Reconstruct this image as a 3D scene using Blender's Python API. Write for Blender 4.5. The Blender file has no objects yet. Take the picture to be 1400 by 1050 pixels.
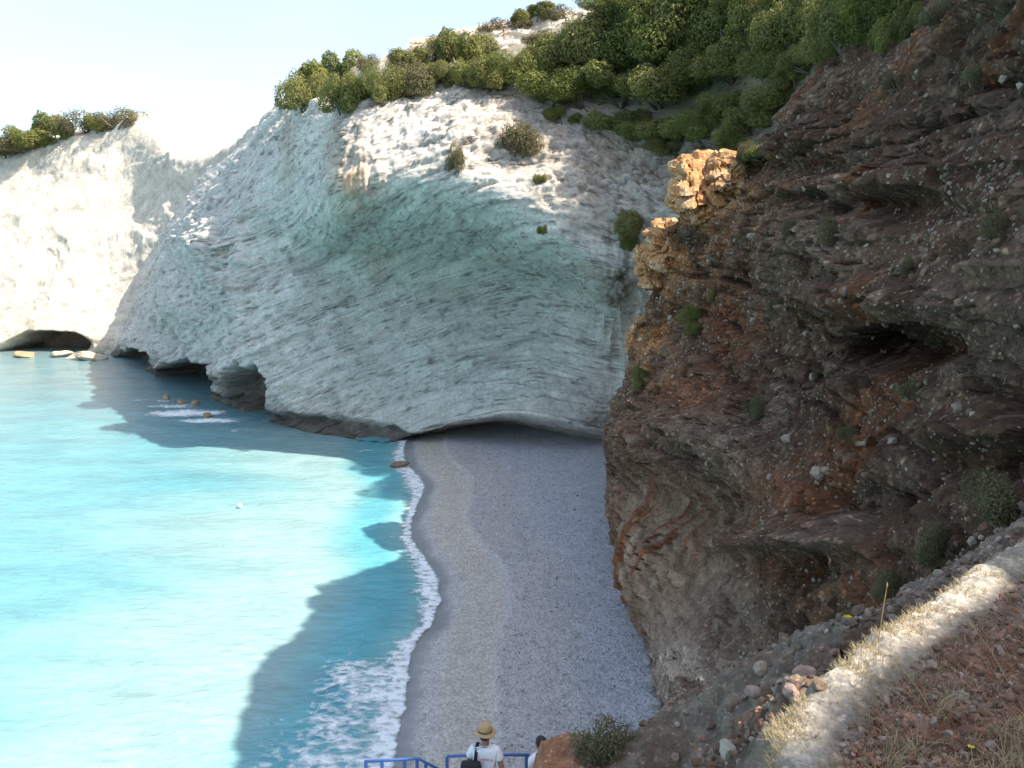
import bpy, bmesh, math, random
import numpy as np
from mathutils import Vector, Matrix
from mathutils.bvhtree import BVHTree

random.seed(11)
SC = bpy.context.scene
COL = SC.collection
R = math.radians
PI = math.pi

# ------------------------------------------------------------------ camera
CAM_H = 32.0                       # metres above the sea
FPX = 1100.0                       # focal length in pixels of the 1400 px wide photograph
PITCH = R(10.0)
cd = bpy.data.cameras.new('camera')
cd.sensor_width = 36.0
cd.lens = 36.0 * FPX / 1400.0
cd.clip_start = 0.05
cd.clip_end = 20000
cam = bpy.data.objects.new('camera', cd)
COL.objects.link(cam)
cam.location = (0, 0, CAM_H)
cam.rotation_euler = (R(90) - PITCH, 0, 0)
SC.camera = cam

# ------------------------------------------------------------------ light
SUN_EL = R(50.0)
SUN_AZ = (0.96, -0.28)             # horizontal direction towards the sun
sd = bpy.data.lights.new('sun', 'SUN')
sd.energy = 3.9
sd.angle = R(0.55)
sd.color = (1.0, 0.90, 0.76)
sun = bpy.data.objects.new('sun', sd)
COL.objects.link(sun)
TO_SUN = Vector((SUN_AZ[0] * math.cos(SUN_EL), SUN_AZ[1] * math.cos(SUN_EL), math.sin(SUN_EL))).normalized()
sun.rotation_euler = TO_SUN.to_track_quat('Z', 'Y').to_euler()
sun.location = (60, -40, 120)

W = bpy.data.worlds.new('World')
SC.world = W
W.use_nodes = True
nt = W.node_tree
nt.nodes.clear()
n_out = nt.nodes.new('ShaderNodeOutputWorld')
n_bg = nt.nodes.new('ShaderNodeBackground')
n_sky = nt.nodes.new('ShaderNodeTexSky')
n_sky.sky_type = 'NISHITA'
n_sky.sun_disc = False
n_sky.sun_elevation = SUN_EL
n_sky.sun_rotation = math.atan2(SUN_AZ[0], SUN_AZ[1])
n_sky.air_density = 1.0
n_sky.dust_density = 2.2
n_sky.ozone_density = 1.2
n_bg.inputs['Strength'].default_value = 0.15
# thin veil of high cloud over the whole sky
n_tc = nt.nodes.new('ShaderNodeTexCoord')
n_map = nt.nodes.new('ShaderNodeMapping')
n_map.inputs['Scale'].default_value = (1.6, 1.6, 5.0)
n_noi = nt.nodes.new('ShaderNodeTexNoise')
n_noi.inputs['Scale'].default_value = 1.7
n_noi.inputs['Detail'].default_value = 7
n_noi.inputs['Roughness'].default_value = 0.62
n_rmp = nt.nodes.new('ShaderNodeMapRange')
n_rmp.inputs['From Min'].default_value = 0.40
n_rmp.inputs['From Max'].default_value = 0.72
n_rmp.inputs['To Min'].default_value = 0.12
n_rmp.inputs['To Max'].default_value = 0.85
n_mix = nt.nodes.new('ShaderNodeMix')
n_mix.data_type = 'RGBA'
n_mix.inputs['B'].default_value = (2.4, 2.68, 2.78, 1)
nt.links.new(n_tc.outputs['Generated'], n_map.inputs['Vector'])
nt.links.new(n_map.outputs['Vector'], n_noi.inputs['Vector'])
nt.links.new(n_noi.outputs['Fac'], n_rmp.inputs['Value'])
n_sep = nt.nodes.new('ShaderNodeSeparateXYZ')
n_up = nt.nodes.new('ShaderNodeMapRange')                # cloud only above the horizon
n_up.inputs['From Min'].default_value = -0.02
n_up.inputs['From Max'].default_value = 0.03
n_mul = nt.nodes.new('ShaderNodeMath'); n_mul.operation = 'MULTIPLY'
nt.links.new(n_tc.outputs['Generated'], n_sep.inputs['Vector'])
nt.links.new(n_sep.outputs['Z'], n_up.inputs['Value'])
nt.links.new(n_rmp.outputs['Result'], n_mul.inputs[0])
nt.links.new(n_up.outputs['Result'], n_mul.inputs[1])
nt.links.new(n_mul.outputs['Value'], n_mix.inputs['Factor'])
nt.links.new(n_sky.outputs['Color'], n_mix.inputs['A'])
nt.links.new(n_mix.outputs['Result'], n_bg.inputs['Color'])
nt.links.new(n_bg.outputs['Background'], n_out.inputs['Surface'])

SC.view_settings.view_transform = 'Standard'
SC.view_settings.look = 'None'
SC.view_settings.gamma = 1.0
SC.view_settings.exposure = 1.42
SC.view_settings.use_curve_mapping = False

# ------------------------------------------------------------------ pixel <-> place
CP, SP = math.cos(PITCH), math.sin(PITCH)

def P(u, v, Y):
    """point seen at photo pixel (u, v) whose distance ahead of the camera is Y"""
    x = (u - 700.0) / FPX
    y = (525.0 - v) / FPX
    yf = CP + SP * y
    k = Y / yf
    return (x * k, Y, CAM_H + (CP * y - SP) * k)

def G(u, v, z=0.0):
    """point seen at photo pixel (u, v) at height z"""
    x = (u - 700.0) / FPX
    y = (525.0 - v) / FPX
    k = (z - CAM_H) / (CP * y - SP)
    return (x * k, (CP + SP * y) * k, z)

def proj(p):
    """array (...,3) -> photo pixels u, v (used to place rock colours on the rock)"""
    X = p[..., 0]; Y = p[..., 1]; Z = p[..., 2] - CAM_H
    d = Y * CP - Z * SP
    h = Y * SP + Z * CP
    d = np.where(np.abs(d) < 1e-3, 1e-3, d)
    return 700.0 + FPX * X / d, 525.0 - FPX * h / d

# ------------------------------------------------------------------ noise
_r = np.random.RandomState(5)
_perm = _r.permutation(256)
_grad = _r.normal(size=(256, 3)); _grad /= np.linalg.norm(_grad, axis=1)[:, None]
_grad = _grad.astype(np.float32)
_hash = _r.rand(256).astype(np.float32)

def perlin(p):
    p = p.astype(np.float32)
    i = np.floor(p).astype(np.int64)
    f = (p - i).astype(np.float32)
    w = f * f * f * (f * (f * 6 - 15) + 10)
    out = 0
    for dx in (0, 1):
        hx = _perm[(i[..., 0] + dx) & 255]
        wx = w[..., 0] if dx else 1 - w[..., 0]
        for dy in (0, 1):
            hy = _perm[(hx + i[..., 1] + dy) & 255]
            wy = wx * (w[..., 1] if dy else 1 - w[..., 1])
            for dz in (0, 1):
                h = _perm[(hy + i[..., 2] + dz) & 255]
                g = _grad[h]
                wz = wy * (w[..., 2] if dz else 1 - w[..., 2])
                out = out + wz * (g[..., 0] * (f[..., 0] - dx) + g[..., 1] * (f[..., 1] - dy) + g[..., 2] * (f[..., 2] - dz))
    return out * 1.6

def fbm(p, octv=4, gain=0.5, lac=2.03, seed=0.0):
    a, s, t = 1.0, 0.0, 0.0
    p = np.asarray(p, np.float32) + np.float32(seed * 17.31)
    for k in range(octv):
        s = s + a * perlin(p)
        t += a
        p = p * lac + 9.7
        a *= gain
    return s / t

def ridged(p, octv=4, gain=0.5, lac=2.1, seed=0.0):
    a, s, t = 1.0, 0.0, 0.0
    p = np.asarray(p, np.float32) + np.float32(seed * 11.77)
    for k in range(octv):
        s = s + a * (1 - 2 * np.abs(perlin(p)))
        t += a
        p = p * lac + 5.3
        a *= gain
    return s / t

def worley(p, seed=0):
    """distance to the nearest two feature points and an id for the nearest"""
    p = np.asarray(p, np.float32)
    i = np.floor(p).astype(np.int64)
    f = p - i
    d1 = np.full(p.shape[:-1], 9.0, np.float32); d2 = d1.copy(); cid = np.zeros(p.shape[:-1], np.int64)
    for dx in (-1, 0, 1):
        for dy in (-1, 0, 1):
            for dz in (-1, 0, 1):
                h = _perm[(_perm[(_perm[(i[..., 0] + dx + seed) & 255] + i[..., 1] + dy) & 255] + i[..., 2] + dz) & 255]
                ox = dx + _hash[h] - f[..., 0]
                oy = dy + _hash[(h + 71) & 255] - f[..., 1]
                oz = dz + _hash[(h + 143) & 255] - f[..., 2]
                d = np.sqrt(ox * ox + oy * oy + oz * oz)
                near = d < d1
                d2 = np.where(near, d1, np.minimum(d2, d))
                cid = np.where(near, h, cid)
                d1 = np.where(near, d, d1)
    return d1, d2, _hash[cid]

def sstep(a, b, x):
    t = np.clip((x - a) / (b - a), 0, 1)
    return t * t * (3 - 2 * t)

def strata(b, th, seed=0, joint=0.25):
    """ledge profile along the bedding height b: random proud and recessed beds with a notch between"""
    k = np.floor(b / th).astype(np.int64)
    f = b / th - k
    h0 = _hash[(k * 7 + seed) & 255]; h1 = _hash[((k + 1) * 7 + seed) & 255]
    w = sstep(0.72, 1.0, f)
    return h0 * (1 - w) + h1 * w - joint * np.exp(-((f - 0.9) / 0.09) ** 2) - 0.5

def bump2(u, v, cu, cv, ru, rv):
    """soft spot (1 in the middle) in two coordinates"""
    return np.exp(-(((u - cu) / ru) ** 2 + ((v - cv) / rv) ** 2))

# ------------------------------------------------------------------ lofted surfaces
def cat(a, n):
    """Catmull-Rom through the first axis, n samples"""
    m = a.shape[0]
    t = np.linspace(0, m - 1, n) if isinstance(n, int) else np.asarray(n, np.float64)
    k = np.clip(np.floor(t).astype(int), 0, m - 2)
    f = (t - k).reshape((-1,) + (1,) * (a.ndim - 1))
    p0 = np.where((k == 0).reshape(f.shape), 2 * a[0] - a[1], a[np.maximum(k - 1, 0)])
    p1 = a[k]; p2 = a[k + 1]
    p3 = np.where((k + 2 > m - 1).reshape(f.shape), 2 * a[m - 1] - a[m - 2], a[np.minimum(k + 2, m - 1)])
    T = 0.5
    m1 = T * (p2 - p0); m2 = T * (p3 - p1)
    f2 = f * f; f3 = f2 * f
    return (2 * f3 - 3 * f2 + 1) * p1 + (f3 - 2 * f2 + f) * m1 + (-2 * f3 + 3 * f2) * p2 + (f3 - f2) * m2

def loft(ctrl, nr, nc):
    a = np.array(ctrl, np.float64)            # rows x cols x 3
    return cat(cat(a, nr).transpose(1, 0, 2), nc).transpose(1, 0, 2)

def normals(g):
    du = np.gradient(g, axis=1); dv = np.gradient(g, axis=0)
    n = np.cross(du, dv)
    return n / np.maximum(np.linalg.norm(n, axis=-1, keepdims=True), 1e-9)

def add_attr(me, name, val):
    val = np.asarray(val, np.float32)
    if val.ndim == 1:
        at = me.attributes.new(name, 'FLOAT', 'POINT')
        at.data.foreach_set('value', val.ravel())
    else:
        at = me.attributes.new(name, 'FLOAT_COLOR', 'POINT')
        c = np.ones((val.shape[0], 4), np.float32); c[:, :3] = val
        at.data.foreach_set('color', c.ravel())

def raw_mesh(name, co, faces, smooth=True, flip=False):
    """co (n,3); faces (m,k) of one face size"""
    me = bpy.data.meshes.new(name)
    co = np.asarray(co, np.float32); faces = np.asarray(faces, np.int32)
    if flip:
        faces = faces[:, ::-1]
    m, k = faces.shape
    me.vertices.add(len(co)); me.vertices.foreach_set('co', co.ravel())
    me.loops.add(m * k); me.loops.foreach_set('vertex_index', np.ascontiguousarray(faces).ravel())
    me.polygons.add(m)
    me.polygons.foreach_set('loop_start', np.arange(0, m * k, k, dtype=np.int32))
    me.polygons.foreach_set('loop_total', np.full(m, k, np.int32))
    me.polygons.foreach_set('use_smooth', np.full(m, smooth, bool))
    me.update(calc_edges=True)
    me.validate()
    return me

def grid_faces(nr, nc):
    i = np.arange(nr * nc).reshape(nr, nc)
    return np.stack([i[:-1, :-1], i[:-1, 1:], i[1:, 1:], i[1:, :-1]], -1).reshape(-1, 4)

def link(name, me, mat=None, parent=None, loc=None, **props):
    o = bpy.data.objects.new(name, me)
    COL.objects.link(o)
    if mat and me is not None and not me.materials:
        me.materials.append(mat)
    if parent:
        o.parent = parent
    if loc is not None:
        o.location = loc
    for k, v in props.items():
        o[k] = v
    return o

def empty(name, loc, label, category, group=None, rot=(0, 0, 0), scale=1.0):
    o = bpy.data.objects.new(name, None)
    COL.objects.link(o)
    o.location = loc; o.rotation_euler = rot
    o.scale = (scale,) * 3 if not isinstance(scale, tuple) else scale
    o.empty_display_size = 0.2
    o['label'] = label; o['category'] = category
    if group:
        o['group'] = group
    return o

# ------------------------------------------------------------------ materials
def new_mat(name):
    m = bpy.data.materials.new(name)
    m.use_nodes = True
    return m, m.node_tree, m.node_tree.nodes['Principled BSDF']

def nd(t, kind, **kw):
    n = t.nodes.new(kind)
    for k, v in kw.items():
        if k in n.inputs:
            n.inputs[k].default_value = v
        else:
            setattr(n, k, v)
    return n

def mixc(t, a, b, fac, blend='MIX'):
    n = t.nodes.new('ShaderNodeMix'); n.data_type = 'RGBA'; n.blend_type = blend
    for s, v in (('A', a), ('B', b), ('Factor', fac)):
        if hasattr(v, 'links') or hasattr(v, 'is_output'):
            t.links.new(v, n.inputs[s])
        else:
            n.inputs[s].default_value = v if not isinstance(v, tuple) else (v + (1,))[:4]
    return n.outputs['Result']

def rng(t, src, a, b, c=0.0, d=1.0):
    n = nd(t, 'ShaderNodeMapRange'); n.inputs['From Min'].default_value = a; n.inputs['From Max'].default_value = b
    n.inputs['To Min'].default_value = c; n.inputs['To Max'].default_value = d
    t.links.new(src, n.inputs['Value'])
    return n.outputs['Result']

def rock_mat(name, grain, bump, crack=0.5, rough=0.92, var=(0.62, 1.3), speck=(0.30, 0.27, 0.24), speck_amt=0.55, bdist=0.25, stones=None, beds=False):
    """rock whose pigments come with the mesh (attribute Col); grain is metres of the finest visible relief"""
    m, t, b = new_mat(name)
    at = nd(t, 'ShaderNodeAttribute', attribute_name='Col')
    tc = nd(t, 'ShaderNodeTexCoord')
    n1 = nd(t, 'ShaderNodeTexNoise', Scale=1.0 / (grain * 7), Detail=9.0, Roughness=0.68)
    n2 = nd(t, 'ShaderNodeTexNoise', Scale=1.0 / grain, Detail=6.0, Roughness=0.7)
    vo = nd(t, 'ShaderNodeTexVoronoi', Scale=1.0 / (grain * 2.2)); vo.feature = 'F1'
    wp = nd(t, 'ShaderNodeTexNoise', Scale=1.0 / (grain * 4), Detail=3.0)
    for n in (n1, n2, wp):
        t.links.new(tc.outputs['Object'], n.inputs['Vector'])
    wv = nd(t, 'ShaderNodeVectorMath', operation='SCALE'); wv.inputs['Scale'].default_value = grain * 4
    t.links.new(wp.outputs['Color'], wv.inputs[0])
    ad = nd(t, 'ShaderNodeVectorMath', operation='ADD')
    t.links.new(tc.outputs['Object'], ad.inputs[0]); t.links.new(wv.outputs[0], ad.inputs[1])
    t.links.new(ad.outputs[0], vo.inputs['Vector'])
    v1 = rng(t, n1.outputs['Fac'], 0.28, 0.72, var[0], var[1])
    c = mixc(t, at.outputs['Color'], v1, 1.0, 'MULTIPLY')
    v2 = rng(t, n2.outputs['Fac'], 0.3, 0.7, 0.72, 1.22)
    c = mixc(t, c, v2, 1.0, 'MULTIPLY')
    sp = rng(t, n2.outputs['Fac'], 0.36, 0.27, 0.0, speck_amt)
    c = mixc(t, c, speck, sp, 'MULTIPLY')
    crk = None
    if beds:
        ab = nd(t, 'ShaderNodeAttribute', attribute_name='bedv')
        lines = []
        for sc3, wd, det in (((0.022, 0.022, 0.30), 0.012, 9.0), ((0.05, 0.05, 0.8), 0.012, 7.0)):
            mp = nd(t, 'ShaderNodeMapping'); mp.inputs['Scale'].default_value = sc3
            t.links.new(ab.outputs['Vector'], mp.inputs['Vector'])
            nn = nd(t, 'ShaderNodeTexNoise', Scale=1.0, Detail=det, Roughness=0.6)
            t.links.new(mp.outputs['Vector'], nn.inputs['Vector'])
            s0 = nd(t, 'ShaderNodeMath', operation='SUBTRACT'); s0.inputs[1].default_value = 0.5; t.links.new(nn.outputs['Fac'], s0.inputs[0])
            s1 = nd(t, 'ShaderNodeMath', operation='ABSOLUTE'); t.links.new(s0.outputs[0], s1.inputs[0])
            lines.append(rng(t, s1.outputs[0], wd, wd * 0.15, 0.0, 1.0))
        mx_ = nd(t, 'ShaderNodeMath', operation='MAXIMUM'); t.links.new(lines[0], mx_.inputs[0]); t.links.new(lines[1], mx_.inputs[1])
        gate = rng(t, wp.outputs['Fac'], 0.42, 0.62, 0.05, 0.8)
        cm = nd(t, 'ShaderNodeMath', operation='MULTIPLY'); t.links.new(mx_.outputs[0], cm.inputs[0]); t.links.new(gate, cm.inputs[1])
        crk = cm.outputs[0]
        c = mixc(t, c, (0.24, 0.235, 0.22), crk, 'MULTIPLY')
    if stones:
        vs = nd(t, 'ShaderNodeTexVoronoi', Scale=1.0 / stones[0], Randomness=1.0)
        t.links.new(ad.outputs[0], vs.inputs['Vector'])
        sc = nd(t, 'ShaderNodeSeparateColor'); t.links.new(vs.outputs['Color'], sc.inputs[0])
        inn = rng(t, vs.outputs['Distance'], 0.42, 0.30, 0.0, 1.0)
        am_ = nd(t, 'ShaderNodeAttribute', attribute_name='bare')
        pk = rng(t, sc.outputs[0], 0.52, 0.60, 0.0, stones[1])
        pm_ = nd(t, 'ShaderNodeMath', operation='MULTIPLY'); t.links.new(pk, pm_.inputs[0]); t.links.new(rng(t, am_.outputs['Fac'], 0.0, 1.0, 1.0, 0.0), pm_.inputs[1])
        pick = pm_.outputs[0]
        mm = nd(t, 'ShaderNodeMath', operation='MULTIPLY'); t.links.new(inn, mm.inputs[0]); t.links.new(pick, mm.inputs[1])
        tint = mixc(t, (1.15, 1.1, 1.05), (2.9, 2.8, 2.65), sc.outputs[1])
        c = mixc(t, c, mixc(t, c, tint, 1.0, 'MULTIPLY'), mm.outputs[0])
    t.links.new(c, b.inputs['Base Color'])
    b.inputs['Roughness'].default_value = rough
    b.inputs['Specular IOR Level'].default_value = 0.25
    ma = nd(t, 'ShaderNodeMath', operation='MULTIPLY_ADD'); ma.inputs[1].default_value = crack
    t.links.new(vo.outputs['Distance'], ma.inputs[0]); t.links.new(n2.outputs['Fac'], ma.inputs[2])
    mb = nd(t, 'ShaderNodeMath', operation='ADD')
    t.links.new(ma.outputs[0], mb.inputs[0]); t.links.new(n1.outputs['Fac'], mb.inputs[1])
    hgt = mb.outputs[0]
    if crk is not None:
        cs = nd(t, 'ShaderNodeMath', operation='MULTIPLY_ADD'); cs.inputs[1].default_value = -0.9
        t.links.new(crk, cs.inputs[0]); t.links.new(hgt, cs.inputs[2]); hgt = cs.outputs[0]
    bp = nd(t, 'ShaderNodeBump', Strength=bump, Distance=bdist)
    t.links.new(hgt, bp.inputs['Height'])
    t.links.new(bp.outputs['Normal'], b.inputs['Normal'])
    return m

def plain_mat(name, col, rough=0.6, metal=0.0, grain=0.05, amt=0.25, bump=0.15, spec=0.4):
    m, t, b = new_mat(name)
    tc = nd(t, 'ShaderNodeTexCoord')
    n = nd(t, 'ShaderNodeTexNoise', Scale=1.0 / grain, Detail=6.0, Roughness=0.65)
    t.links.new(tc.outputs['Object'], n.inputs['Vector'])
    c = mixc(t, tuple(col), rng(t, n.outputs['Fac'], 0.3, 0.7, 1 - amt, 1 + amt), 1.0, 'MULTIPLY')
    t.links.new(c, b.inputs['Base Color'])
    b.inputs['Roughness'].default_value = rough
    b.inputs['Metallic'].default_value = metal
    b.inputs['Specular IOR Level'].default_value = spec
    if bump:
        bp = nd(t, 'ShaderNodeBump', Strength=bump, Distance=grain * 0.5)
        t.links.new(n.outputs['Fac'], bp.inputs['Height']); t.links.new(bp.outputs['Normal'], b.inputs['Normal'])
    return m

def leaf_mat(name, c1, c2, c3, trans=0.25):
    m, t, b = new_mat(name)
    at = nd(t, 'ShaderNodeAttribute', attribute_name='tone')
    oi = nd(t, 'ShaderNodeObjectInfo')
    c = mixc(t, c1, c2, at.outputs['Fac'])
    rr = rng(t, oi.outputs['Random'], 0.0, 1.0, 0.0, 0.85)
    c = mixc(t, c, c3, rr)
    t.links.new(c, b.inputs['Base Color'])
    b.inputs['Roughness'].default_value = 0.6
    b.inputs['Specular IOR Level'].default_value = 0.25
    tr = nd(t, 'ShaderNodeBsdfTranslucent'); t.links.new(c, tr.inputs['Color'])
    ms = nd(t, 'ShaderNodeMixShader', Fac=trans)
    out = t.nodes['Material Output']
    t.links.new(b.outputs[0], ms.inputs[1]); t.links.new(tr.outputs[0], ms.inputs[2]); t.links.new(ms.outputs[0], out.inputs['Surface'])
    return m

M_WHITE = rock_mat('white_limestone', 0.45, 0.8, bdist=0.35, crack=0.25)
M_HOLLOW = rock_mat('bedded_limestone', 0.45, 0.7, bdist=0.25, crack=0.15, beds=True, var=(0.80, 1.16), speck_amt=0.35)
M_BROWN = rock_mat('brown_conglomerate', 0.16, 1.0, crack=0.9, bdist=0.16, var=(0.5, 1.45), stones=(0.30, 0.85))
M_BANK = rock_mat('dry_earth', 0.035, 0.9, crack=0.8, bdist=0.035, var=(0.6, 1.35), stones=(0.07, 0.6))
M_STONE = rock_mat('loose_stone', 0.10, 0.5, bdist=0.05)
M_LEAF = leaf_mat('maquis_leaves', (0.085, 0.115, 0.030), (0.30, 0.31, 0.085), (0.24, 0.23, 0.085))
M_LEAF2 = leaf_mat('olive_dry_leaves', (0.10, 0.105, 0.05), (0.24, 0.22, 0.115), (0.17, 0.14, 0.075))
M_BARK = plain_mat('grey_bark', (0.13, 0.105, 0.085), 0.9, grain=0.08, amt=0.4, bump=0.4)

def mixcol(base, col, w):
    return base * (1 - w[..., None]) + np.array(col, np.float64) * w[..., None]

def rock_sheet(name, g, col, mat, **props):
    nr, nc = g.shape[:2]
    me = raw_mesh(name, g.reshape(-1, 3), grid_faces(nr, nc), smooth=(name != 'brown_headland'))
    add_attr(me, 'Col', np.clip(col.reshape(-1, 3), 0.01, 0.95))
    return link(name, me, mat, **props)

# ================================================================== THE SETTING
# ------------------------------------------------------------------ back cliff with the hollow over the beach
BC = [
 # r1 base        r2              r3              r4              r5              r6 lip          r7              r8 edge         r9              r10
 [(130,470,300), (138,460,300), (156,432,298), (175,392,296), (202,347,292), (228,300,288), (284,236,280), (348,196,270), (358,190,270), (366,184,270)],
 [(152,488,229), (162,475,229), (180,445,226), (202,400,222), (230,345,214), (257,295,205), (312,225,190), (380,152,176), (396,140,179), (410,130,183)],
 [(205,516,190), (203,503,191), (210,478,189), (225,430,187), (250,380,184), (282,310,178), (337,222,170), (396,152,162), (416,125,168), (432,105,172)],
 [(282,553,157), (280,522,160), (285,472,157), (300,405,155), (320,335,153), (350,265,151), (387,205,148), (422,152,146), (442,125,152), (458,102,164)],
 [(355,583,138.5), (350,548,141), (350,500,141), (370,420,144), (388,330,147), (408,268,140), (424,205,138), (446,152,138), (470,122,145), (492,92,158)],
 [(430,601,129), (432,582,132), (432,540,135), (442,440,142), (452,355,146), (462,288,119), (470,210,118), (490,142,124), (516,112,135), (538,80,155)],
 [(520,612,124), (520,600,126), (520,560,131), (520,460,140), (520,355,144), (530,272,117), (546,200,117), (570,128,125), (586,98,133), (602,62,155)],
 [(612,600,143), (605,587,122), (600,545,127), (600,450,138), (600,355,142), (606,274,115), (622,198,115.5), (646,124,124), (662,98,132), (682,76,150)],
 [(702,597,150), (700,572,117), (695,520,123), (690,450,134), (690,370,138), (692,300,112), (702,218,114), (722,136,123), (742,85,129), (764,45,140)],
 [(792,610,138), (790,588,114), (780,530,118), (772,450,127.5), (768,390,130), (768,338,108), (778,248,111), (802,182,118), (832,92,123), (852,5,125)],
 [(846,634,119), (850,602,116.5), (846,540,115), (840,470,117), (834,425,117), (838,376,106), (852,288,108), (872,220,113), (902,100,117), (932,-20,124)],
 [(902,640,105), (900,602,104), (900,540,103), (900,470,102), (897,405,104), (902,345,103), (917,285,104), (942,220,107), (982,92,110), (1012,-60,116)],
 [(1002,640,92), (1000,602,92), (1000,540,91), (1000,470,91), (1000,405,95), (1005,345,94), (1022,275,92), (1052,202,91), (1082,62,94), (1122,-90,101)],
 [(1102,640,86), (1100,602,86), (1100,540,85), (1100,470,85), (1100,405,84), (1105,345,83), (1122,265,80), (1152,140,77), (1182,20,81), (1212,-110,88)],
 [(1202,640,80), (1200,602,80), (1200,540,79), (1200,470,79), (1200,405,78), (1205,345,77), (1222,225,74), (1252,70,70), (1272,0,74), (1302,-165,82)],
 [(1402,640,70), (1400,602,70), (1400,540,69), (1400,470,69), (1400,405,68), (1405,345,67), (1422,225,64), (1452,70,60), (1472,-60,64), (1502,-150,70)],
]
cols = []
for c in BC:
    pts = [P(*q) for q in c]
    b = np.array(pts[0]); t = np.array(pts[-1])
    cols.append([tuple(b + np.array((0.5, 2, -7))), *pts, tuple(t + np.array((8, 45, -4))), tuple(t + np.array((20, 120, -40)))])
ctrl = np.array(cols).transpose(1, 0, 2)
g = loft(ctrl, 560, 620)
n = normals(g)
if np.mean(n[..., 1]) > 0:
    n = -n
base_g = g.copy()
u, v = proj(g)
X, Y, Z = g[..., 0], g[..., 1], g[..., 2]
row = np.linspace(0, 12, 560)[:, None] * np.ones((1, 620))
face = sstep(8.6, 8.1, row)                               # 1 on the rock face, 0 on the vegetated top
# small sea caves at the foot
for cu, cv, ru, rv, d in ((248, 520, 44, 26, 13), (334, 540, 30, 40, 7), (178, 492, 20, 14, 8)):
    w = sstep(0.30, 0.55, bump2(u, v, cu, cv, ru, rv) + 0.30 * fbm(g / 3.5, 3, seed=29))
    CAVE = np.maximum(CAVE, w) if cu != 248 else w
    g = g + np.array((0.55, 0.83, 0.05)) * (w * d)[..., None]
w = sstep(3.4, 1.2, Z + 0.8 * fbm(g / 5, 2, seed=20)) * sstep(600, 520, u) * sstep(150, 260, u)      # notch worn by the waves
g = g + np.array((0.55, 0.83, 0.0)) * (w * 3.2)[..., None]
bed = Z + 0.42 * np.sqrt((X - 2) ** 2 + 10 ** 2) + 0.10 * (Y - 120)
p = g
big = fbm(p / 22, 3, seed=1)
lumps = ridged(p / 9, 4, seed=2)
warp = fbm(p / 7, 3, seed=3)
bb = bed + 1.1 * warp + 0.9 * np.round(1.6 * fbm(p / 15, 2, seed=16))
st1 = strata(bb, 2.9, 3, 0.5)
st2 = strata(bb + 0.35 * fbm(p / 2.2, 2, seed=6), 0.85, 17, 0.6)
pin = np.array((1 / 5.0, 1 / 5.0, 1 / 1.6))
rgh = ridged(p * pin * 1.2, 4, seed=4)
fine = fbm(p / 1.1, 4, 0.6, seed=5)
d1, d2, cid = worley(np.stack([X / 4.6, Y / 4.6, bed / 1.5], -1) + 0.7 * fbm(p / 3, 3, seed=8)[..., None], 3)
blocks = sstep(0.0, 0.16, d2 - d1) * 0.35 + (cid - 0.5) * 0.5
hollow = np.clip(sstep(7.2, 6.2, row), 0, 1)              # the worn concave wall is smoother than the upper face
lower = sstep(4.6, 2.6, row)
soft = 0.35 + 0.65 * sstep(-0.25, 0.35, fbm(p / 13, 2, seed=28))     # rough zones between smoother ones
upf = np.maximum(1 - hollow, 0.75 * sstep(410, 310, u) * sstep(1.6, 2.6, row))
disp = 1.7 * big + (0.22 + 0.85 * upf) * lumps * soft + (0.20 + 0.35 * soft + 0.40 * lower) * st1 + (0.03 + 0.28 * lower + 0.15 * upf) * st2 * soft \
     + (0.16 + 0.46 * upf) * rgh * soft + (0.15 + 0.27 * upf) * fine + (0.20 + 0.36 * upf) * blocks * soft
pl = np.floor(3.0 * fbm(np.stack([X / 16, Y / 16, bed / 5], -1), 3, seed=49)) / 3.0       # plates that have come away
disp += (0.75 + 0.45 * upf) * pl * (0.5 + 0.5 * soft)
# lit knobs on the left buttress
kn = bump2(u, v, 290, 345, 45, 40) + bump2(u, v, 255, 430, 30, 30) + 0.8 * bump2(u, v, 320, 400, 22, 50)
disp += kn * (1.9 + 2.6 * lumps + 1.2 * blocks)
# vertical flutes: ochre curtain at the lip and the pillar right of the hollow
flute = fbm(np.stack([X / 1.4, Y / 1.4, Z / 14], -1), 3, seed=9)
wf = bump2(u, v, 490, 230, 50, 60) + bump2(u, v, 850, 420, 34, 90)
disp += 1.6 * wf * flute
disp += 0.9 * sstep(690, 780, u) * (1 - hollow) * (ridged(p / 4, 4, seed=19) + 0.8 * blocks)
g = g + n * (disp * face + (1 - face) * (0.5 * big + 0.25 * lumps))[..., None]
u, v = proj(g)
# pigments
white = np.array((0.66, 0.61, 0.545)); grey = (0.36, 0.375, 0.37); green = (0.49, 0.525, 0.475)
c = np.ones(g.shape) * white
hol = np.clip(bump2(u, v, 590, 420, 270, 170) * 1.5, 0, 1) * hollow
c = mixcol(c, green, 0.85 * hol)
c = mixcol(c, (0.54, 0.56, 0.51), 0.5 * sstep(0.05, 0.5, fbm(p / 6, 3, seed=21)) * hollow)
leftg = sstep(430, 330, u) * sstep(8.0, 7.4, row)
c = mixcol(c, (0.56, 0.525, 0.48), 0.75 * leftg)
c = mixcol(c, (0.36, 0.36, 0.34), 0.55 * sstep(0.0, 0.45, fbm(np.stack([X / 12, Y / 12, bed / 1.6], -1), 4, seed=22)) * (0.35 + 0.65 * lower))
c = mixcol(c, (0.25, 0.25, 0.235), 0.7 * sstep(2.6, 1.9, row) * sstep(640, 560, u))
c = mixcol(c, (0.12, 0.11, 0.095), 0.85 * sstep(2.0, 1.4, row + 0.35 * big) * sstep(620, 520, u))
c = mixcol(c, (0.44, 0.25, 0.10), np.clip(1.2 * bump2(u, v, 478, 200, 26, 70) * (0.9 + 1.4 * flute), 0, 0.9))
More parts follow.
